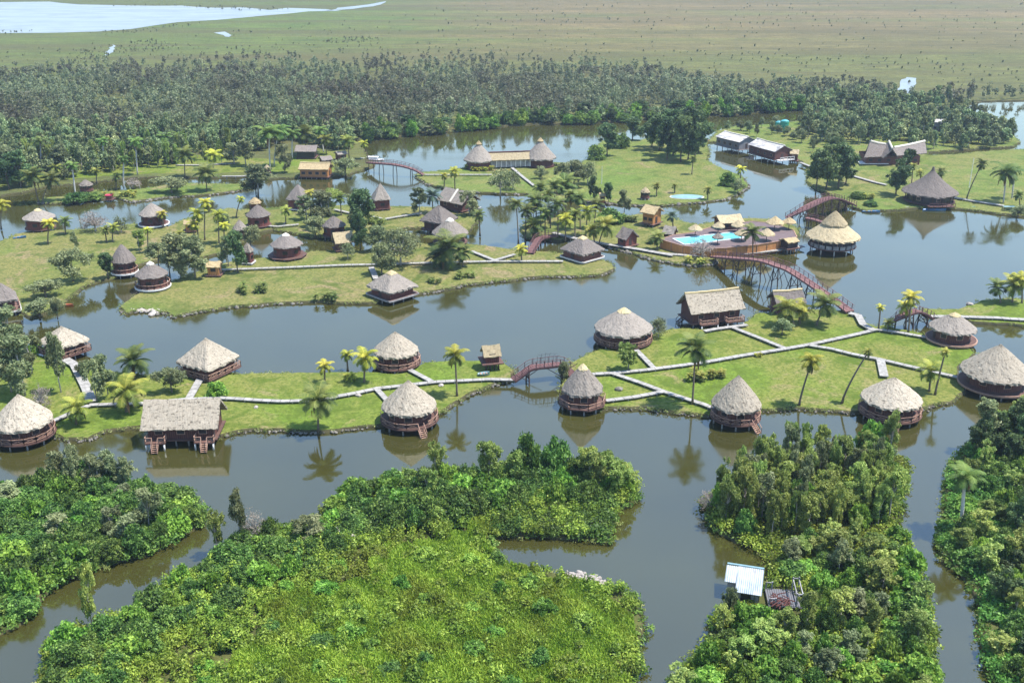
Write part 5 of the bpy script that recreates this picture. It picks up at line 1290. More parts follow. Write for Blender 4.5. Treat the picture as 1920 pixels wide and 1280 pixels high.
# twin cone restaurant
def twin():
    A = at(898,298,3.6); B = at(1013,294,3.6); mid = (A+B)/2
    rt = empty('twin_cone_restaurant', (mid.x, mid.y, 0)); tag(rt, 'restaurant of two big thatched cones joined by a low gallery roof', 'restaurant')
    tops = ((A, 265, 28.5), (B, 259, 29.5))
    for P, ay, hw in tops:
        Rr = hw*mpp(P.y, 3.6); za = at_y(P.x/mpp(P.y,3.6)+960, ay, P.y).z
        rf = thatch_cone(Rr, 3.6, za, 0, 0, 56, 11, .9, int(hw*10)).build('roof', M['thatch_mid'], rt); rf.location = (P.x-mid.x, P.y-mid.y, 0)
        cp = thatch_cone(Rr*.2, za-(za-3.6)*.14, za+.25, 0, 0, 20, 3, 1, 3, .1, .2, .1, .5).build('ridge_cap', M['thatch_gold'], rf)
        w_ = ring_wall(Rr*.82, 1.0, 3.9, 0, 0).build('wall', M['log_wall'], rt); w_.location = rf.location
        d_ = MB(); disc(d_, Rr*.95, 1.0, .3, 0, 0); d_ = d_.build('deck', M['red_wall'], rt); d_.location = rf.location
        for j in range(8):
            th = j*PI/4; put('stilt', STILT['dark_wood'], rt, (P.x-mid.x+Rr*.85*math.cos(th), P.y-mid.y+Rr*.85*math.sin(th), .8))
    d = (B-A); th = math.atan2(d.y, d.x); L = d.length-6
    rs = random.Random(5); mb = MB(); e = empty  # gallery
    mb = MB(); slope_grid(mb, (-L/2,-3.2,3.6), (L/2,-3.2,3.6), (L/2,0,5.6), (-L/2,0,5.6), 30, 5, rs); slope_grid(mb, (L/2,3.2,3.6), (-L/2,3.2,3.6), (-L/2,.01,5.59), (L/2,.01,5.59), 30, 5, rs)
    o = mb.build('gallery_roof', M['thatch_cream'], rt); o.rotation_euler = (0,0,th)
    c = MB(); c.tube([(-L/2+i*L/8,0,5.62+.05*(i%2)) for i in range(9)], .25, 6); c = c.build('ridge_cap', M['red_wall'], o)
    w = MB(); box_wall(w, -L/2, L/2, -2.4, 2.4, 1.0, 3.5); w = w.build('gallery_wall', M['stilt_stone'], rt); w.rotation_euler = (0,0,th)
    for i in range(9):
        p = MB(); p.box((-L/2+1+i*(L-2)/8,-2.5,2.3), .25, .25, 2.6); p = p.build('post', M['white_trim'], rt); p.rotation_euler = (0,0,th)
twin()
# butterfly roofed restaurant
def butterfly():
    c = at(1668,294,3.6); c.z = 0; rt = empty('butterfly_restaurant', (c.x, c.y, 0)); tag(rt, 'restaurant with two upswept thatched wings and white ridges', 'restaurant')
    rs = random.Random(8)
    def wing(pe, pr, q0, q1, nm):       # eave ends (photo), ridge ends (photo + height)
        a, b = at(pe[0][0], pe[0][1], 3.6)-c, at(pe[1][0], pe[1][1], 3.6)-c
        dv = Vector((.12, 1, 0)).normalized()*5.5
        r0 = a + dv; r1 = b + dv
        r0.z = at_y(pr[0][0], pr[0][1], r0.y+c.y).z; r1.z = at_y(pr[1][0], pr[1][1], r1.y+c.y).z
        r0.x = at_y(pr[0][0], pr[0][1], r0.y+c.y).x-c.x; r1.x = at_y(pr[1][0], pr[1][1], r1.y+c.y).x-c.x
        mb = MB(); slope_grid(mb, a, b, r1, r0, 22, 8, rs)
        a2, b2 = r0+dv, r1+dv; a2.z = b2.z = 3.6
        slope_grid(mb, b2, a2, r0+Vector((0,.02,-.02)), r1+Vector((0,.02,-.02)), 22, 8, rs)
        rf = mb.build('roof', M['thatch_grey'], rt)
        cp = MB(); cp.tube([r0+Vector((0,0,.1)), r0.lerp(r1,.5)+Vector((0,0,-.05)), r1+Vector((0,0,.1))], .42, 7); cp.build('ridge_cap', M['ridge_white'], rf)
    wing(((1621,295),(1664,293)), ((1632,265),(1660,271)), 0, 0, '')
    wing(((1672,293),(1738,287)), ((1676,277),(1734,265)), 0, 0, '')
    mb = MB(); a, b = at(1656,296,3.6)-c, at(1684,294,3.6)-c; m_ = (a+b)/2; f = Vector((m_.x, m_.y-.6, 6.6)); bk = at_y(1667,265, c.y+9)-c
    slope_grid(mb, a+Vector((0,9,0)), a, f, bk, 10, 5, rs); slope_grid(mb, b, b+Vector((0,9,0)), bk+Vector((.02,0,-.02)), f+Vector((.02,0,-.02)), 10, 5, rs)
    rf = mb.build('centre_roof', M['thatch_grey'], rt); cp = MB(); cp.tube([f+Vector((0,0,.1)), bk+Vector((0,0,.1))], .35, 7); cp.build('ridge_cap', M['ridge_white'], rf)
    w = MB(); x0, x1 = (at(1627,294,3.6)-c).x, (at(1728,294,3.6)-c).x; box_wall(w, x0, x1, 1.2, 9.5, .6, 3.7); w.build('wall', M['log_wall'], rt)
    for i in range(6): put('window', WIN, rt, (x0+(x1-x0)*(i+.5)/6, 1.17, 2.2))
    d = MB(); p = at(1614,306,1.2)-c; d.box(((p.x+(at(1658,302,1.2)-c).x)/2, p.y+2.2, .95), (at(1658,302,1.2)-at(1614,306,1.2)).length, 4.4, .3); d = d.build('deck', M['white_trim'], rt)
butterfly()
# ------------------------------------------------------------------ walkways
PZ = [0]
def path(pts, w=1.0, z=1.02, posts=True, zs=None, name='path', mat='concrete'):
    PZ[0] += 1; z += .004*(PZ[0] % 25)
    P = [at(x, y, z) for x, y in pts]
    if zs: P = [at(x, y, q) for (x, y), q in zip(pts, zs)]
    mb = MB(); n = len(P); left = []; right = []
    for i, p in enumerate(P):
        a, b = P[max(i-1, 0)], P[min(i+1, n-1)]; d = Vector((b.x-a.x, b.y-a.y, 0)).normalized(); s = Vector((-d.y, d.x, 0))
        left.append(p+s*w/2); right.append(p-s*w/2)
    dz = Vector((0,0,.14)); vs = []; fs = []; uvs = []; acc = 0
    for i, (l, r) in enumerate(zip(left, right)):
        if i: acc += (P[i]-P[i-1]).length
        vs += [l, r, r-dz, l-dz]; uvs += [(acc, 0), (acc, 1), (acc, 1.1), (acc, -.1)]
    for i in range(n-1):
        a, b = i*4, i*4+4
        fs += [(a, a+1, b+1, b), (a+1, a+2, b+2, b+1), (a+2, a+3, b+3, b+2), (a+3, a, b, b+3)]
    fs += [(0,3,2,1), ((n-1)*4, (n-1)*4+1, (n-1)*4+2, (n-1)*4+3)]
    mb.add(vs, fs, uvs)
    if posts:
        for a, b in zip(P, P[1:]):
            L = (b-a).length; k = max(1, int(L/2.2))
            for i in range(k):
                p = a.lerp(b, (i+.5)/k); d = (b-a).normalized(); s = Vector((-d.y, d.x, 0))
                mb.bar(p-s*w*.42-Vector((0,0,.30)), p+s*w*.42-Vector((0,0,.30)), .22, .25)
                mb.box((p.x, p.y, p.z-.85), .2, .2, 1.0)
    return struct(mb.build(name, M[mat]))
path([(166,758),(200,757),(267,755),(340,748),(410,745),(440,746),(480,749),(527,751),(570,750),(615,745),(665,736),(707,727),(752,722),(815,715),(915,710),(962,711)])
path([(762,689),(813,716)]); path([(706,728),(732,756)]); path([(376,708),(353,748)], 1.3); path([(80,797),(137,771),(167,759)])
path([(122,672),(140,683),(150,702),(160,722),(168,742),(170,752)], 1.7, 1.1)
path([(1100,702),(1115,700),(1152,698),(1215,692),(1315,679),(1400,664),(1465,654),(1517,645),(1600,627),(1642,617),(1657,618),(1690,623),(1736,631)])
path([(1193,655),(1226,689)]); path([(1143,697),(1200,716),(1245,733),(1320,757),(1340,765)]); path([(1135,750),(1190,743),(1243,733)])
path([(1374,613),(1420,631),(1472,652)]); path([(1320,620),(1340,616),(1401,608)]); path([(1517,646),(1560,653),(1600,663),(1648,672),(1729,691),(1796,706)])
path([(1651,673),(1658,705)], 1.5); path([(1592,586),(1609,590),(1618,607),(1640,619)], 1.5, 1.1)
path([(412,505),(525,501),(650,496),(700,495),(800,492),(925,489),(1056,489)]); path([(884,470),(926,487)]); path([(925,488),(965,476)]); path([(696,500),(705,522)], 1.3)
path([(627,392),(658,399)]); path([(697,405),(720,410),(750,405),(790,399)]); path([(480,421),(520,424),(560,420)], 1.0)
path([(960,314),(980,331),(1002,348)]); path([(796,327),(860,327),(922,327)], 1.0); path([(1598,329),(1640,341),(1662,346)], 1.3); path([(1784,369),(1830,377),(1882,385)], 1.3)
path([(1742,592),(1807,593),(1870,595),(1897,597),(1960,600)], 1.3); path([(1036,435),(1077,446),(1137,457),(1200,467),(1262,478)], 1.5, 1.1)
path([(1500,304),(1518,311),(1530,318)], 1.2); path([(330,309),(380,309),(440,306)], 1.0, .9); path([(416,330),(450,330),(480,328)], 1.0, .9)
path([(1245,475),(1290,478),(1340,478),(1400,474),(1450,469),(1506,461)], 1.5, .8, mat='thatch_plain' if False else 'concrete')

# ------------------------------------------------------------------ bridges
def bridge(pts, label, w=1.9, gap=3.6, name='footbridge', zmin=1.3, brace=True, trest=None, rail_h=1.05, posts=1.5):
    P = [at(x, y, z) for x, y, z in pts]; c = P[0].copy(); c.z = 0
    rt = empty(name, c); tag(rt, label, 'bridge')
    Q = [p-c for p in P]
    # smooth the deck line
    F = []
    for i in range(len(Q)-1):
        for k in range(6):
            t = k/6; p0, p1, p2, p3 = Q[max(i-1,0)], Q[i], Q[i+1], Q[min(i+2,len(Q)-1)]
            F.append(.5*((2*p1)+(p2-p0)*t+(2*p0-5*p1+4*p2-p3)*t*t+(3*p1-p0-3*p2+p3)*t**3))
    F.append(Q[-1])
    S_ = [];
    for i, p in enumerate(F):
        a, b = F[max(i-1,0)], F[min(i+1,len(F)-1)]; d = Vector((b.x-a.x, b.y-a.y, 0)).normalized(); S_.append(Vector((-d.y, d.x, 0)))
    mb = MB(); vs = []; fs = []; dz = Vector((0,0,.16))
    for p, s in zip(F, S_): vs += [p+s*w/2, p-s*w/2, p-s*w/2-dz, p+s*w/2-dz]
    for i in range(len(F)-1):
        a, b = i*4, i*4+4; fs += [(a,a+1,b+1,b),(a+1,a+2,b+2,b+1),(a+2,a+3,b+3,b+2),(a+3,a,b,b+3)]
    mb.add(vs, fs)
    acc = 0
    for i in range(len(F)-1):
        L = (F[i+1]-F[i]).length; k = max(1, int(L/.45))
        for j in range(k):
            p = F[i].lerp(F[i+1], j/k)+Vector((0,0,.012)); s = S_[i]; mb.bar(p-s*w*.49, p+s*w*.49, .2, .05)
    for s_ in (-.42, .42):
        for i in range(len(F)-1): mb.bar(F[i]+S_[i]*w*s_-dz*1.8, F[i+1]+S_[i+1]*w*s_-dz*1.8, .16, .28)
    mb.build('deck', M['bridge_wood'], rt)
    for sg in (-1, 1):
        r = MB(); L0 = 0; up = Vector((0,0,1)); line = [p+s*(sg*w*.47) for p, s in zip(F, S_)]
        for a, b in zip(line, line[1:]):
            r.bar(a+up*rail_h, b+up*rail_h, .07, .07); r.bar(a+up*rail_h*.5, b+up*rail_h*.5, .05, .05)
            L = (b-a).length
            t = (posts - L0 % posts) % posts
            while t < L: q = a.lerp(b, t/L); r.bar(q, q+up*(rail_h+.12), .12, .12); t += posts
            L0 += L
        r.build('railing', M['bridge_wood'], rt)
    acc = gap*.5; L0 = 0
    for i in range(len(F)-1):
        a, b = F[i], F[i+1]; L = (b-a).length
        while acc <= L0+L:
            p = a.lerp(b, (acc-L0)/L); s = S_[i]; d = Vector((s.y, -s.x, 0)); acc += gap
            if p.z < zmin: continue
            tb = MB(); top = p.z-.3
            for k in (-1, 1):
                tb.tube([(p+s*(k*w*.42)).to_tuple()[:2]+(top,), (p+s*(k*(w*.42+p.z*.10))).to_tuple()[:2]+(-1.2,)], .13, 6)
                if brace and p.z > 2.5: tb.tube([(p+s*(k*w*.42)).to_tuple()[:2]+(top-.2,), (p+s*(k*(w*.5+p.z*.38))+d*(.4*k)).to_tuple()[:2]+(-1.0,)], .09, 5)
            if brace and p.z > 2.5:
                A = p+s*w*.45; B = p-s*w*.45
                tb.bar((A.x,A.y,top*.85),(B.x,B.y,top*.35), .10, .10); tb.bar((B.x,B.y,top*.85),(A.x,A.y,top*.35), .10, .10); tb.bar((A.x,A.y,top*.4),(B.x,B.y,top*.4), .12, .12)
                q = p + d*gap*.5; tb.bar((A.x,A.y,top*.25),(A.x+d.x*gap*.45,A.y+d.y*gap*.45,top*.98), .10, .10); tb.bar((B.x,B.y,top*.25),(B.x-d.x*gap*.45,B.y-d.y*gap*.45,top*.98), .10, .10)
            tb.build('trestle', M['dark_wood'], rt)
        L0 += L
    return rt, F, S_
b1, F_, S1 = bridge([(962,711,1.05),(978,700,1.9),(996,688,2.9),(1025,684,3.0),(1053,682,2.9),(1066,692,2.0),(1074,703,1.1)], 'arched red footbridge with a thin pole arch between the two near lawns', gap=6.5, brace=True)
ar = MB(); mid = F_[len(F_)//2]; s = S1[len(F_)//2]; d = Vector((s.y, -s.x, 0))
for k in range(-3, 4):
    for sg in (-1, 1):
        a = mid + d*(k*.75) + s*(sg*.9); h = 2.4-.28*abs(k); ar.tube([a, a+Vector((0,0,h*.7))+s*(-sg*.1), a+Vector((0,0,h))+s*(-sg*.55)+d*(.1*k)], [.04,.03,.02], 4)
    if abs(k) < 3: ar.bar(mid+d*(k*.75)+s*.6+Vector((0,0,1.9)), mid+d*((k+1)*.75)+s*.6+Vector((0,0,1.9-.1*abs(k))), .05, .05); ar.bar(mid+d*(k*.75)-s*.6+Vector((0,0,1.9)), mid+d*((k+1)*.75)-s*.6+Vector((0,0,1.9-.1*abs(k))), .05, .05)
ar.build('pole_arch', M['grey_wall'], b1)
bridge([(1338,480,1.4),(1380,483,3.9),(1427,487,5.7),(1455,496,5.5),(1482,506,5.1),(1530,537,3.6),(1570,565,2.0),(1594,583,1.15)], 'long red bridge on tall dark trestles from the pool terrace to the right lawn', w=2.2, gap=5.2, name='trestle_bridge')
bridge([(1474,408,1.6),(1508,390,4.2),(1545,373,5.2),(1570,371,4.6),(1600,384,1.1)], 'curved red bridge between the pool terrace and the back right shore', w=2.6, gap=3.8, name='curved_bridge', zmin=1.8)
bridge([(690,304,2.4),(704,305,3.3),(741,308,3.9),(774,316,2.9),(794,327,1.1)], 'slim red bridge over the back channel left of the twin cones', gap=6.0, brace=False, w=1.8)
bridge([(1668,606,1.1),(1686,593,2.8),(1712,583,3.7),(1728,584,3.4),(1746,597,1.1)], 'red footbridge behind the yellow palm pair at the right', gap=3.4, w=2.2)
bridge([(994,474,.9),(1003,459,1.9),(1013,446,2.1),(1040,440,1.6)], 'short plank ramp bridge from the dry island to the palm grove', gap=3, brace=False, w=2.0, name='ramp_bridge')
bridge([(1512,408,2.6),(1528,411,2.6),(1544,416,2.4)], 'short landing bridge leading to the two tiered bar', gap=2.4, brace=False, w=1.6, name='landing_bridge')

# ------------------------------------------------------------------ pool terrace
def pool_terrace():
    z = 2.75; c = at(1370,455,0); c.z = 0
    rt = empty('pool_terrace', c); tag(rt, 'raised swimming pool terrace with turquoise water and orange plank walls', 'pool')
    out = [(1238,449),(1280,461),(1316,465),(1333,466),(1362,465),(1420,459),(1476,450),(1494,444),(1488,432),(1450,419),(1412,415),(1350,421),(1300,436),(1262,441)]
    P = [at(x, y, z)-c for x, y in out]
    d = MB(); n = len(P)
    tv, tf = tri_fill([Vector((p.x, p.y)) for p in P]); d.add([(v.x, v.y, z) for v in tv], [tuple(f) for f in tf]); d.build('terrace_deck', M['deck_dark'], rt)
    w = MB(); acc = 0
    for i in range(n):
        a, b = P[i], P[(i+1)%n]; L = (b-a).length
        w.add([(a.x,a.y,-.3),(b.x,b.y,-.3),(b.x,b.y,z-.004),(a.x,a.y,z-.004)], [(0,1,2,3)], [(acc,0),(acc+L,0),(acc+L,z),(acc,z)]); acc += L
    w.build('wall', M['orange_wall'], rt)
    tr = MB()
    for i in range(n): tr.bar(P[i]+Vector((0,0,.05)), P[(i+1)%n]+Vector((0,0,.05)), .22, .12)
    for i in range(7):
        a = P[i]; b = P[i+1]; L = (b-a).length; k = max(1, int(L/2.6))
        for j in range(k): q = a.lerp(b, j/k); tr.bar((q.x,q.y-.06,-.2),(q.x,q.y-.06,z), .16, .12)
    tr.build('trim', M['rail_wood'], rt)
    pool = [(1261,448),(1283,459),(1330,455),(1345,452),(1396,446),(1371,436),(1336,440),(1300,444)]
    W = [at(x, y, z+.1)-c for x, y in pool]; pts2 = [Vector((p.x, p.y)) for p in W]
    b = MB(); tv, tf = tri_fill(pts2); b.add([(v.x, v.y, z+.10) for v in tv], [tuple(f) for f in tf]); po = b.build('pool_water', M['pool'], rt)
    r = MB()
    for i in range(len(W)): r.bar(W[i]+Vector((0,0,.0)), W[(i+1)%len(W)], .3, .3)
    r.build('pool_rim', M['white_trim'], rt)
    st = MB()
    for i in range(12):
        q = at(1380+i*10.5, 470-i*.85, .8)-c; st.tube([(q.x,q.y,-1.2),(q.x,q.y,1.2)], .12, 6)
    st.build('terrace_piles', M['stilt_stone'], rt)
pool_terrace()
def thatch_parasol(cx, ey, hw, label, zg=2.75, h=2.3, tone='cream'):
    C = at(cx, ey, zg+h*.82); Rr = hw*mpp(C.y, zg); rt = empty('thatch_parasol', (C.x, C.y, zg)); tag(rt, label, 'parasol', 'thatched parasols on the pool terrace')
    thatch_cone(Rr, h*.82, h*.82+Rr*.75, 0, 0, 26, 5, 1.0, int(cx), .2, .06, .12, .3).build('canopy', M['thatch_'+tone], rt)
    b = MB(); b.tube([(0,0,0),(0,0,h)], .09, 6); b.build('pole', M['dark_wood'], rt)
for a in [(1347,424,12,'thatched parasol in front of the left end of the pool bar'),(1384,422,13,'thatched parasol in front of the right end of the pool bar'),(1304,429,13,'leftmost thatched parasol beside the pool'),
          (1391,438,14,'thatched parasol at the right end of the turquoise pool'),(1438,438,15,'thatched parasol right of the dark pool palm'),(1453,417,17,'big golden parasol left of the curved back bridge foot'),
          (1480,416,13,'golden parasol touching the foot of the curved back bridge'),(1346,444,11,'grey parasol standing over the pool behind the bare tree')]:
    thatch_parasol(*a[:3], a[3], tone='gold' if 'golden' in a[3] else ('mid' if 'grey' in a[3] else 'cream'))
gable((1478,455),(1500,452),446,'gold','small golden thatched awning at the right end of the pool terrace', ze=3.2, depth=3.6, zg=1.3, fl=.2, over=.3, name='thatch_awning', cat='awning', wins=0, wall='dark_wood')
def oval_pool():
    c = at(1288,369,.62); rt = empty('oval_pool', c); tag(rt, 'pale blue oval wading pool on the back island', 'pool')
    a, b = 30*mpp(c.y), 30*mpp(c.y)*.55
    for nm, k, z, m in (('pool_rim', 1.08, .0, 'white_trim'), ('pool_water', 1.0, .10, 'paint_sky')):
        mb = MB(); vs = [(a*k*math.cos(t*PI/18), b*k*math.sin(t*PI/18), z+(.12 if nm=='pool_rim' and False else 0)) for t in range(36)]
        lo = [(x, y, z-.3) for x, y, _ in vs]; mb.add(vs+lo, [tuple(range(36))]+[(i, 36+i, 36+(i+1)%36, (i+1)%36) for i in range(36)])
        mb.build(nm, M[m], rt)
oval_pool()

# ------------------------------------------------------------------ boats
def boat(px, py, L, yaw, paint, label, z=0.0, canopy=False, w=None, cabin=False, name='rowing_boat'):
    c = at(px, py, z); rt = empty(name, c, R(yaw)); tag(rt, label, 'boat')
    w = w or L*.27; ns = 9; vs = []; fs = []
    prof = lambda t: max(.02, (math.sin(PI*min(1, t*.9+.12))**.7) if t < .5 else (1-((t-.5)/.5)**2.4))
    sec = 7
    for i in range(ns):
        t = i/(ns-1); x = -L/2+L*t; hw = w/2*prof(t); zb = -.12+.30*max(0, t-.6)**1.2; zt = .38+.28*t*t
        for k in range(sec):
            a = PI*k/(sec-1); vs.append((x, -hw*math.cos(a), zt-(zt-zb)*math.sin(a)**.6))
    for i in range(ns):
        t = i/(ns-1); x = -L/2+L*t; hw = w/2*prof(t)*.82; zt = .36+.28*t*t
        for k in range(sec):
            a = PI*k/(sec-1); vs.append((x*.96, -hw*math.cos(a), zt-(zt-.08)*math.sin(a)**.6*.9))
    o = ns*sec
    for i in range(ns-1):
        for k in range(sec-1):
            fs.append((i*sec+k, (i+1)*sec+k, (i+1)*sec+k+1, i*sec+k+1)); fs.append((o+i*sec+k, o+i*sec+k+1, o+(i+1)*sec+k+1, o+(i+1)*sec+k))
        for k in (0, sec-1): fs.append((i*sec+k, (i+1)*sec+k, o+(i+1)*sec+k, o+i*sec+k))
    fs.append(tuple(range(sec))[::-1]); mb = MB(); mb.add(vs, fs); mb.build('hull', M['paint_'+paint], rt, True)
    for x in (-.25, .02, .25):
        s = MB(); s.box((L*x, 0, .34), .28, w*.8, .05); s.build('thwart', M['rail_wood'], rt)
    if cabin:
        s = MB(); s.box((-L*.05,0,.75), L*.42, w*.7, .75); s.box((-L*.05,0,1.16), L*.48, w*.8, .08); s.build('cabin', M['paint_white'], rt)
        s = MB(); s.box((L*.162,0,.85), .06, w*.6, .35); s.build('windscreen', M['void'], rt)
    if canopy:
        s = MB(); s.box((0,0,1.7), L*.6, w*.95, .07); s.build('canopy', M['paint_'+('sky' if paint == 'blue' else paint)], rt)
        s = MB()
        for x in (-.28,.28):
            for y in (-.42,.42): s.bar((L*x,w*y,.3),(L*x,w*y,1.68), .06, .06)
        s.build('canopy_frame', M['dark_wood'], rt)
boat(122,574,3.9,-8,'orange','orange canoe lying at the bank of the left meadow', w=.95, name='canoe')
boat(1336,266,7.0,170,'red','red boat moored at the left end of the boathouses')
boat(697,300,8.5,172,'white','white motor boat moored by the slim back bridge', cabin=True, name='motor_boat')
boat(1633,398,5.0,-8,'blue','small blue boat at the bank left of the conical pavilion')
boat(1686,391,5.6,-6,'grey','grey boat tied up just left of the conical pavilion')
boat(1752,395,6.5,-4,'blue','long blue boat at the pavilion landing')
boat(1812,391,5.0,-5,'teal','teal boat at the shore right of the conical pavilion')
boat(1890,398,5.5,4,'blue','blue canopied boat at the far right shore', canopy=True)
boat(907,703,2.2,10,'sky','little pale blue tub boat lying on the grass beside the walkway', z=.62, w=1.1)
boat(37,447,3.2,20,'blue','blue and white dinghy on the far left bank', z=.5)
boat(892,393,3.6,15,'white','small white boat behind the gabled boat lodge')
# ------------------------------------------------------------------ tin shed, dock, tanks, small things
def tin_shed():
    z = 3.0; p0, p1, p2 = at(1367,1057,z), at(1433,1067,z), at(1431,1125,z-.55)
    th = math.atan2(p1.y-p0.y, p1.x-p0.x); L = (p1-p0).length; c = p0.copy(); c.z = 0
    rt = empty('tin_shed', c, th); tag(rt, 'shed with an L shaped white tin roof on the right centre islet', 'shed')
    D = 4.7
    def panel(x0, x1, y0, y1, za, zb, nm, par):
        n = max(8, int((x1-x0)/.12)); vs = []; fs = []
        for i in range(n+1):
            x = x0+(x1-x0)*i/n; h = .035*math.sin(i*PI*.5*2)+.03*(i % 2)
            vs += [(x, y0, za+h), (x, y1, zb+h), (x, y1, zb+h-.04), (x, y0, za+h-.04)]
        for i in range(n):
            a, b = i*4, i*4+4; fs += [(a,a+1,b+1,b),(a+3,b+3,b+2,a+2),(a+1,a+2,b+2,b+1),(a,b,b+3,a+3)]
        fs += [(0,3,2,1),(n*4,n*4+1,n*4+2,n*4+3)]
        m_ = MB(); m_.add(vs, fs); return m_.build(nm, M['tin'], par)
    r1 = panel(1.15, L, 0, -D, z, z-.65, 'roof', rt); r2 = panel(-.25, 1.13, -.15, -2.9, z-.05, z-.62, 'side_roof', rt)
    e = MB(); e.bar((-.2,.06,z+.06),(L,.06,z+.06), .3, .12); e.build('ridge_cap', M['paint_sky'], r1)
    w = MB(); box_wall(w, 1.45, L-.3, -D+.4, -.3, .4, z-.65); w.build('wall', M['grey_wall'], rt)
    w = MB(); box_wall(w, .1, 1.44, -2.6, -.4, .4, z-.72); w.build('side_wall', M['stilt_stone'], rt)
    put('door', DOOR, rt, (L-.28, -D*.6, 1.4), (0,0,PI/2)); put('window', WIN, rt, (2.4, -D+.38, 1.6))
    for x in (.2, 1.6, L-.4):
        for y in (-D+.5, -.4):
            if x < 1 and y < -2: y = -2.5
            put('post', STILT['dark_wood'], rt, (x, y, .4))
tin_shed()
def debris_dock():
    c = at(1468,1132,0); c.z = .9; rt = empty('wooden_dock', c, R(-6)); tag(rt, 'weathered dock frame with piled planks beside the tin shed', 'dock')
    d = MB()
    for i in range(15): d.box((-1.9+i*.27, -.1, 0), .22, 3.6, .08)
    d.build('dock_deck', M['grey_wall'], rt)
    f = MB()
    for x, h in ((-1.9,1.0),(-1.2,1.1),(1.2,1.9),(1.9,2.0)):
        for y in (-1.7, 1.6): f.box((x, y, h/2-.6), .14, .14, h+1.2)
    for y in (-1.7, 1.6): f.bar((-1.9,y,.95),(-1.2,y,.95),.1,.1); f.bar((1.2,y,1.7),(1.9,y,1.8),.12,.12)
    for x in (1.2, 1.9): f.bar((x,-1.7,1.6),(x,1.6,1.6), .1, .14)
    f.build('frame', M['stilt_stone'], rt)
    s = MB(); s.box((.2,-2.1,-.5), 4.0, .7, .12); s.build('lower_step', M['dark_wood'], rt)
debris_dock()
def junk():
    c = at(1462,1128,1.0); rs = random.Random(4); mb = MB()
    for i in range(26):
        x, y = rs.uniform(-1.0,1.0), rs.uniform(-1.1,1.1); a = rs.uniform(0,PI); l = rs.uniform(.3,.9); z = rs.uniform(.05,.45)
        mb.bar((c.x+x-l*math.cos(a), c.y+y-l*math.sin(a), c.z+z), (c.x+x+l*math.cos(a), c.y+y+l*math.sin(a), c.z+z+rs.uniform(-.1,.25)), .12, .06)
    o = mb.build('scrap_planks', M['red_wall']); tag(o, 'heap of reddish scrap planks lying on the weathered dock', 'scrap heap')
junk()
def tank(px, py, rad, h, label):
    c = at(px, py, .5); rt = empty('water_tank', c); tag(rt, label, 'water tank', 'green water tanks')
    mb = MB(); zs = [0]; rr = [rad]; pts = []; r = []
    for i in range(17): pts.append((0,0,h*i/16)); r.append(rad*(1+(.03 if i % 4 == 2 else 0)))
    mb.tube(pts, r, 20); mb.build('body', M['green_plastic'], rt, False)
    mb = MB(); mb.tube([(0,0,h),(0,0,h+.35),(0,0,h+.55)], [rad*1.0,rad*.6,rad*.2], 18); mb.build('lid', M['paint_teal'], rt)
    mb = MB(); mb.box((0,0,-.05), rad*2.6, rad*2.6, .3); mb.build('plinth', M['concrete'], rt)
tank(1459,246,1.35,3.6,'left green water tank behind the boathouses'); tank(1470,247,1.6,4.3,'right taller green water tank behind the boathouses')
def rock(px, py, s, label, mat='stone', z=.55, name='boulder'):
    import bmesh
    bm = bmesh.new(); bmesh.ops.create_icosphere(bm, subdivisions=2, radius=s); rs = random.Random(int(px))
    for v in bm.verts: v.co *= 1+rs.uniform(-.18,.18); v.co.z *= .62
    me = bpy.data.meshes.new(name); bm.to_mesh(me); bm.free(); me.materials.append(M[mat]); o = put(name, me, None, at(px, py, z+.2*s)); tag(o, label, 'rock')
rock(1160,729,.75,'lone grey boulder on the right lawn between the two diagonal walks')
rock(672,741,.55,'pale stone on the near lawn beside the walkway bend','rubble'); rock(827,722,.5,'pale stone right below the walkway near the channel hut','rubble')
rock(1420,667,.5,'pale stone with yellow plants beside the right walkway','rubble'); rock(534,419,.4,'small white stone on the left meadow above the pond','rubble')
rock(480,763,.4,'small stone on the near lawn below the walkway','rubble'); rock(1818,570,.7,'white rock in the water off the right edge islet','rubble',.0); rock(1832,571,.4,'smaller white rock off the right edge islet','rubble',.0)
rock(285,589,.8,'pale boulder in the water at the left point of the dry island','rubble',.05)
def plantain(px, py, n, spread, label, key='lime', s=1.0, name='banana_plants'):
    c = at(px, py, .55); rs = random.Random(int(px)); rt = empty(name, c); tag(rt, label, 'plants')
    for i in range(n):
        o = put('clump', PALMC[key][i % 4], rt, (rs.uniform(-1,1)*spread, rs.uniform(-.6,.6)*spread, rs.uniform(.4,1.1)*s), (0,0,rs.uniform(0,6))); k = rs.uniform(.35,.55)*s; o.scale = (k,k,k)
plantain(1315,712,9,2.6,'clump of broad leaved plants at the foot of the tall right lawn palm','palm_lime' if False else 'lime',1.0)
plantain(472,548,10,2.9,'dense green plant clump on the dry island lawn','green',1.0)
plantain(658,712,3,.9,'bright yellow plant clump at the foot of the yellow palm','yellow',1.0)
plantain(1350,706,3,.8,'small leafy plant right of the broad leaved clump','lime',.9)
plantain(1420,669,3,.5,'low yellow plants around the stone by the right walkway','yellow',.5)
plantain(1290,714,4,1.0,'leafy plants left of the tall right lawn palm','lime',.9)
plantain(900,318,8,4.5,'flowering bushes before the left twin cone','yellow',1.0); plantain(960,312,6,3.5,'green bushes between the twin cones','green',1.1)
plantain(230,367,9,5.0,'bright green reed clump on the back strip','lime',1.0); plantain(1236,455,6,2.4,'green plants at the left end of the pool wall','green',1.0)
plantain(1305,492,5,2.6,'low green plants under the pool wall','lime',1.0); plantain(1180,415,8,3.0,'green plants beside the golden roofed cabin','green',1.1)
plantain(1620,372,5,2.5,'green garden plants beside the curved back bridge','lime',1.0)
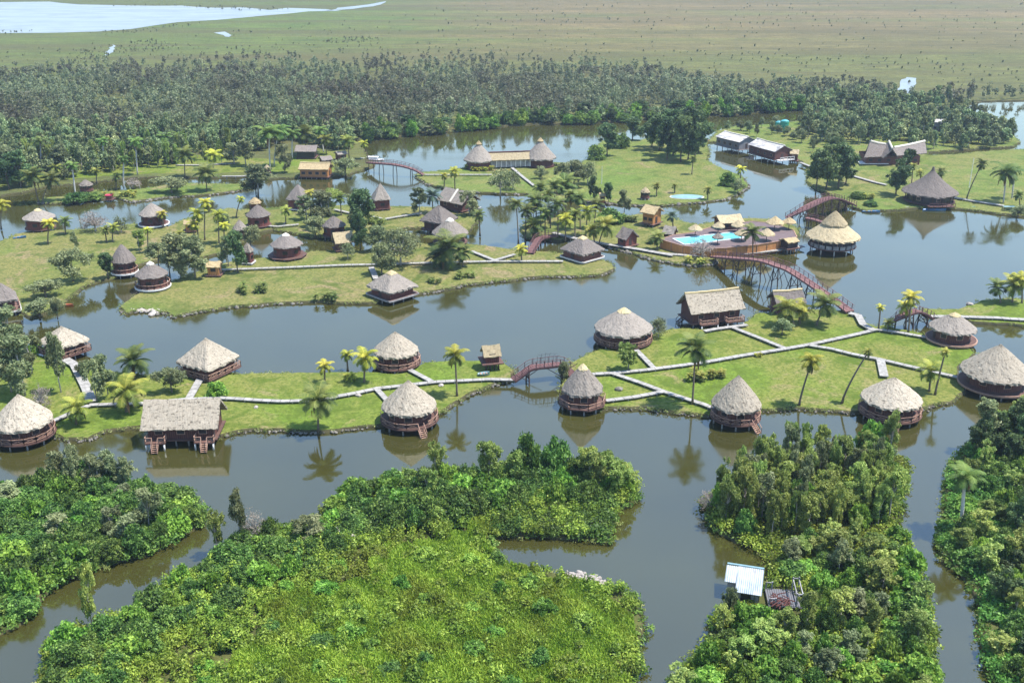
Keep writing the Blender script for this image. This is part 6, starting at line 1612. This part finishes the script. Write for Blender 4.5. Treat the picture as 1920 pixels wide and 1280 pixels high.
plantain(1100,470,3,1.0,'small plants at the corner of the grey pyramid hut','green',.6)
plantain(820,530,5,2.0,'dry shrubs along the lower shore of the dry island','green',.8,'shore_shrubs'); plantain(612,562,6,2.5,'dark shrubs left of the pale ridged pyramid hut','green',.9,'shore_shrubs')
plantain(870,522,5,2.0,'shrubs on the shore below the big dark palm clump','green',.9,'shore_shrubs')
def mast(px, py, ty, label):
    b = at(px, py, .55); h = at_y(px, ty, b.y).z; mb = MB(); mb.tube([(b.x,b.y,.3),(b.x,b.y,h)], [.12,.06], 6); tag(mb.build('flag_pole', M['white_trim']), label, 'pole')
mast(1817,352,296,'thin white pole on the back right lawn'); mast(1128,345,312,'thin pole on the back island lawn')
# ------------------------------------------------------------------ light, air
SUN_EL, SUN_AZ = R(66), R(-4)             # azimuth from +X towards +Y
sd = Vector((math.cos(SUN_EL)*math.cos(SUN_AZ), math.cos(SUN_EL)*math.sin(SUN_AZ), math.sin(SUN_EL)))
sl = bpy.data.lights.new('sun', 'SUN'); sl.energy = 4.9; sl.angle = R(.5); sl.color = (1.0, .945, .86)
so = link(bpy.data.objects.new('sun', sl)); so.rotation_euler = sd.to_track_quat('Z', 'Y').to_euler()
W = bpy.data.worlds.new('World'); S.world = W; W.use_nodes = True
nt = W.node_tree; nt.nodes.clear(); o_ = nt.nodes.new('ShaderNodeOutputWorld'); b_ = nt.nodes.new('ShaderNodeBackground'); k_ = nt.nodes.new('ShaderNodeTexSky')
k_.sky_type = 'NISHITA'; k_.sun_disc = False; k_.sun_elevation = SUN_EL; k_.sun_rotation = PI/2 - SUN_AZ
k_.air_density = 1.5; k_.dust_density = .05; k_.ozone_density = 4.0
b_.inputs[1].default_value = .15
nt.links.new(k_.outputs[0], b_.inputs[0]); nt.links.new(b_.outputs[0], o_.inputs[0])
HAZE = 0.00015
if HAZE:
    hb = MB(); hb.box((0, 4600, 43), 20000, 12000, 92); me = hb.mesh('haze', M['mud'])
    hm = bpy.data.materials.new('haze'); hm.use_nodes = True; n_ = hm.node_tree; n_.nodes.clear(); oo = n_.nodes.new('ShaderNodeOutputMaterial'); v_ = n_.nodes.new('ShaderNodeVolumePrincipled')
    v_.inputs['Color'].default_value = (.58,.72,.95,1); v_.inputs['Density'].default_value = HAZE; v_.inputs['Anisotropy'].default_value = .3
    n_.links.new(v_.outputs[0], oo.inputs['Volume']); me.materials.clear(); me.materials.append(hm)
    ho = put('haze', me); tag(ho, 'thin bluish air over the whole plain', 'haze', kind='stuff')
S.view_settings.view_transform = 'Standard'; S.view_settings.look = 'None'; S.view_settings.gamma = 1.0; S.view_settings.exposure = 0.92
S.cycles.max_bounces = 6; S.cycles.diffuse_bounces = 3; S.cycles.glossy_bounces = 2; S.cycles.transmission_bounces = 3; S.cycles.volume_bounces = 0
S.cycles.caustics_reflective = False; S.cycles.caustics_refractive = False
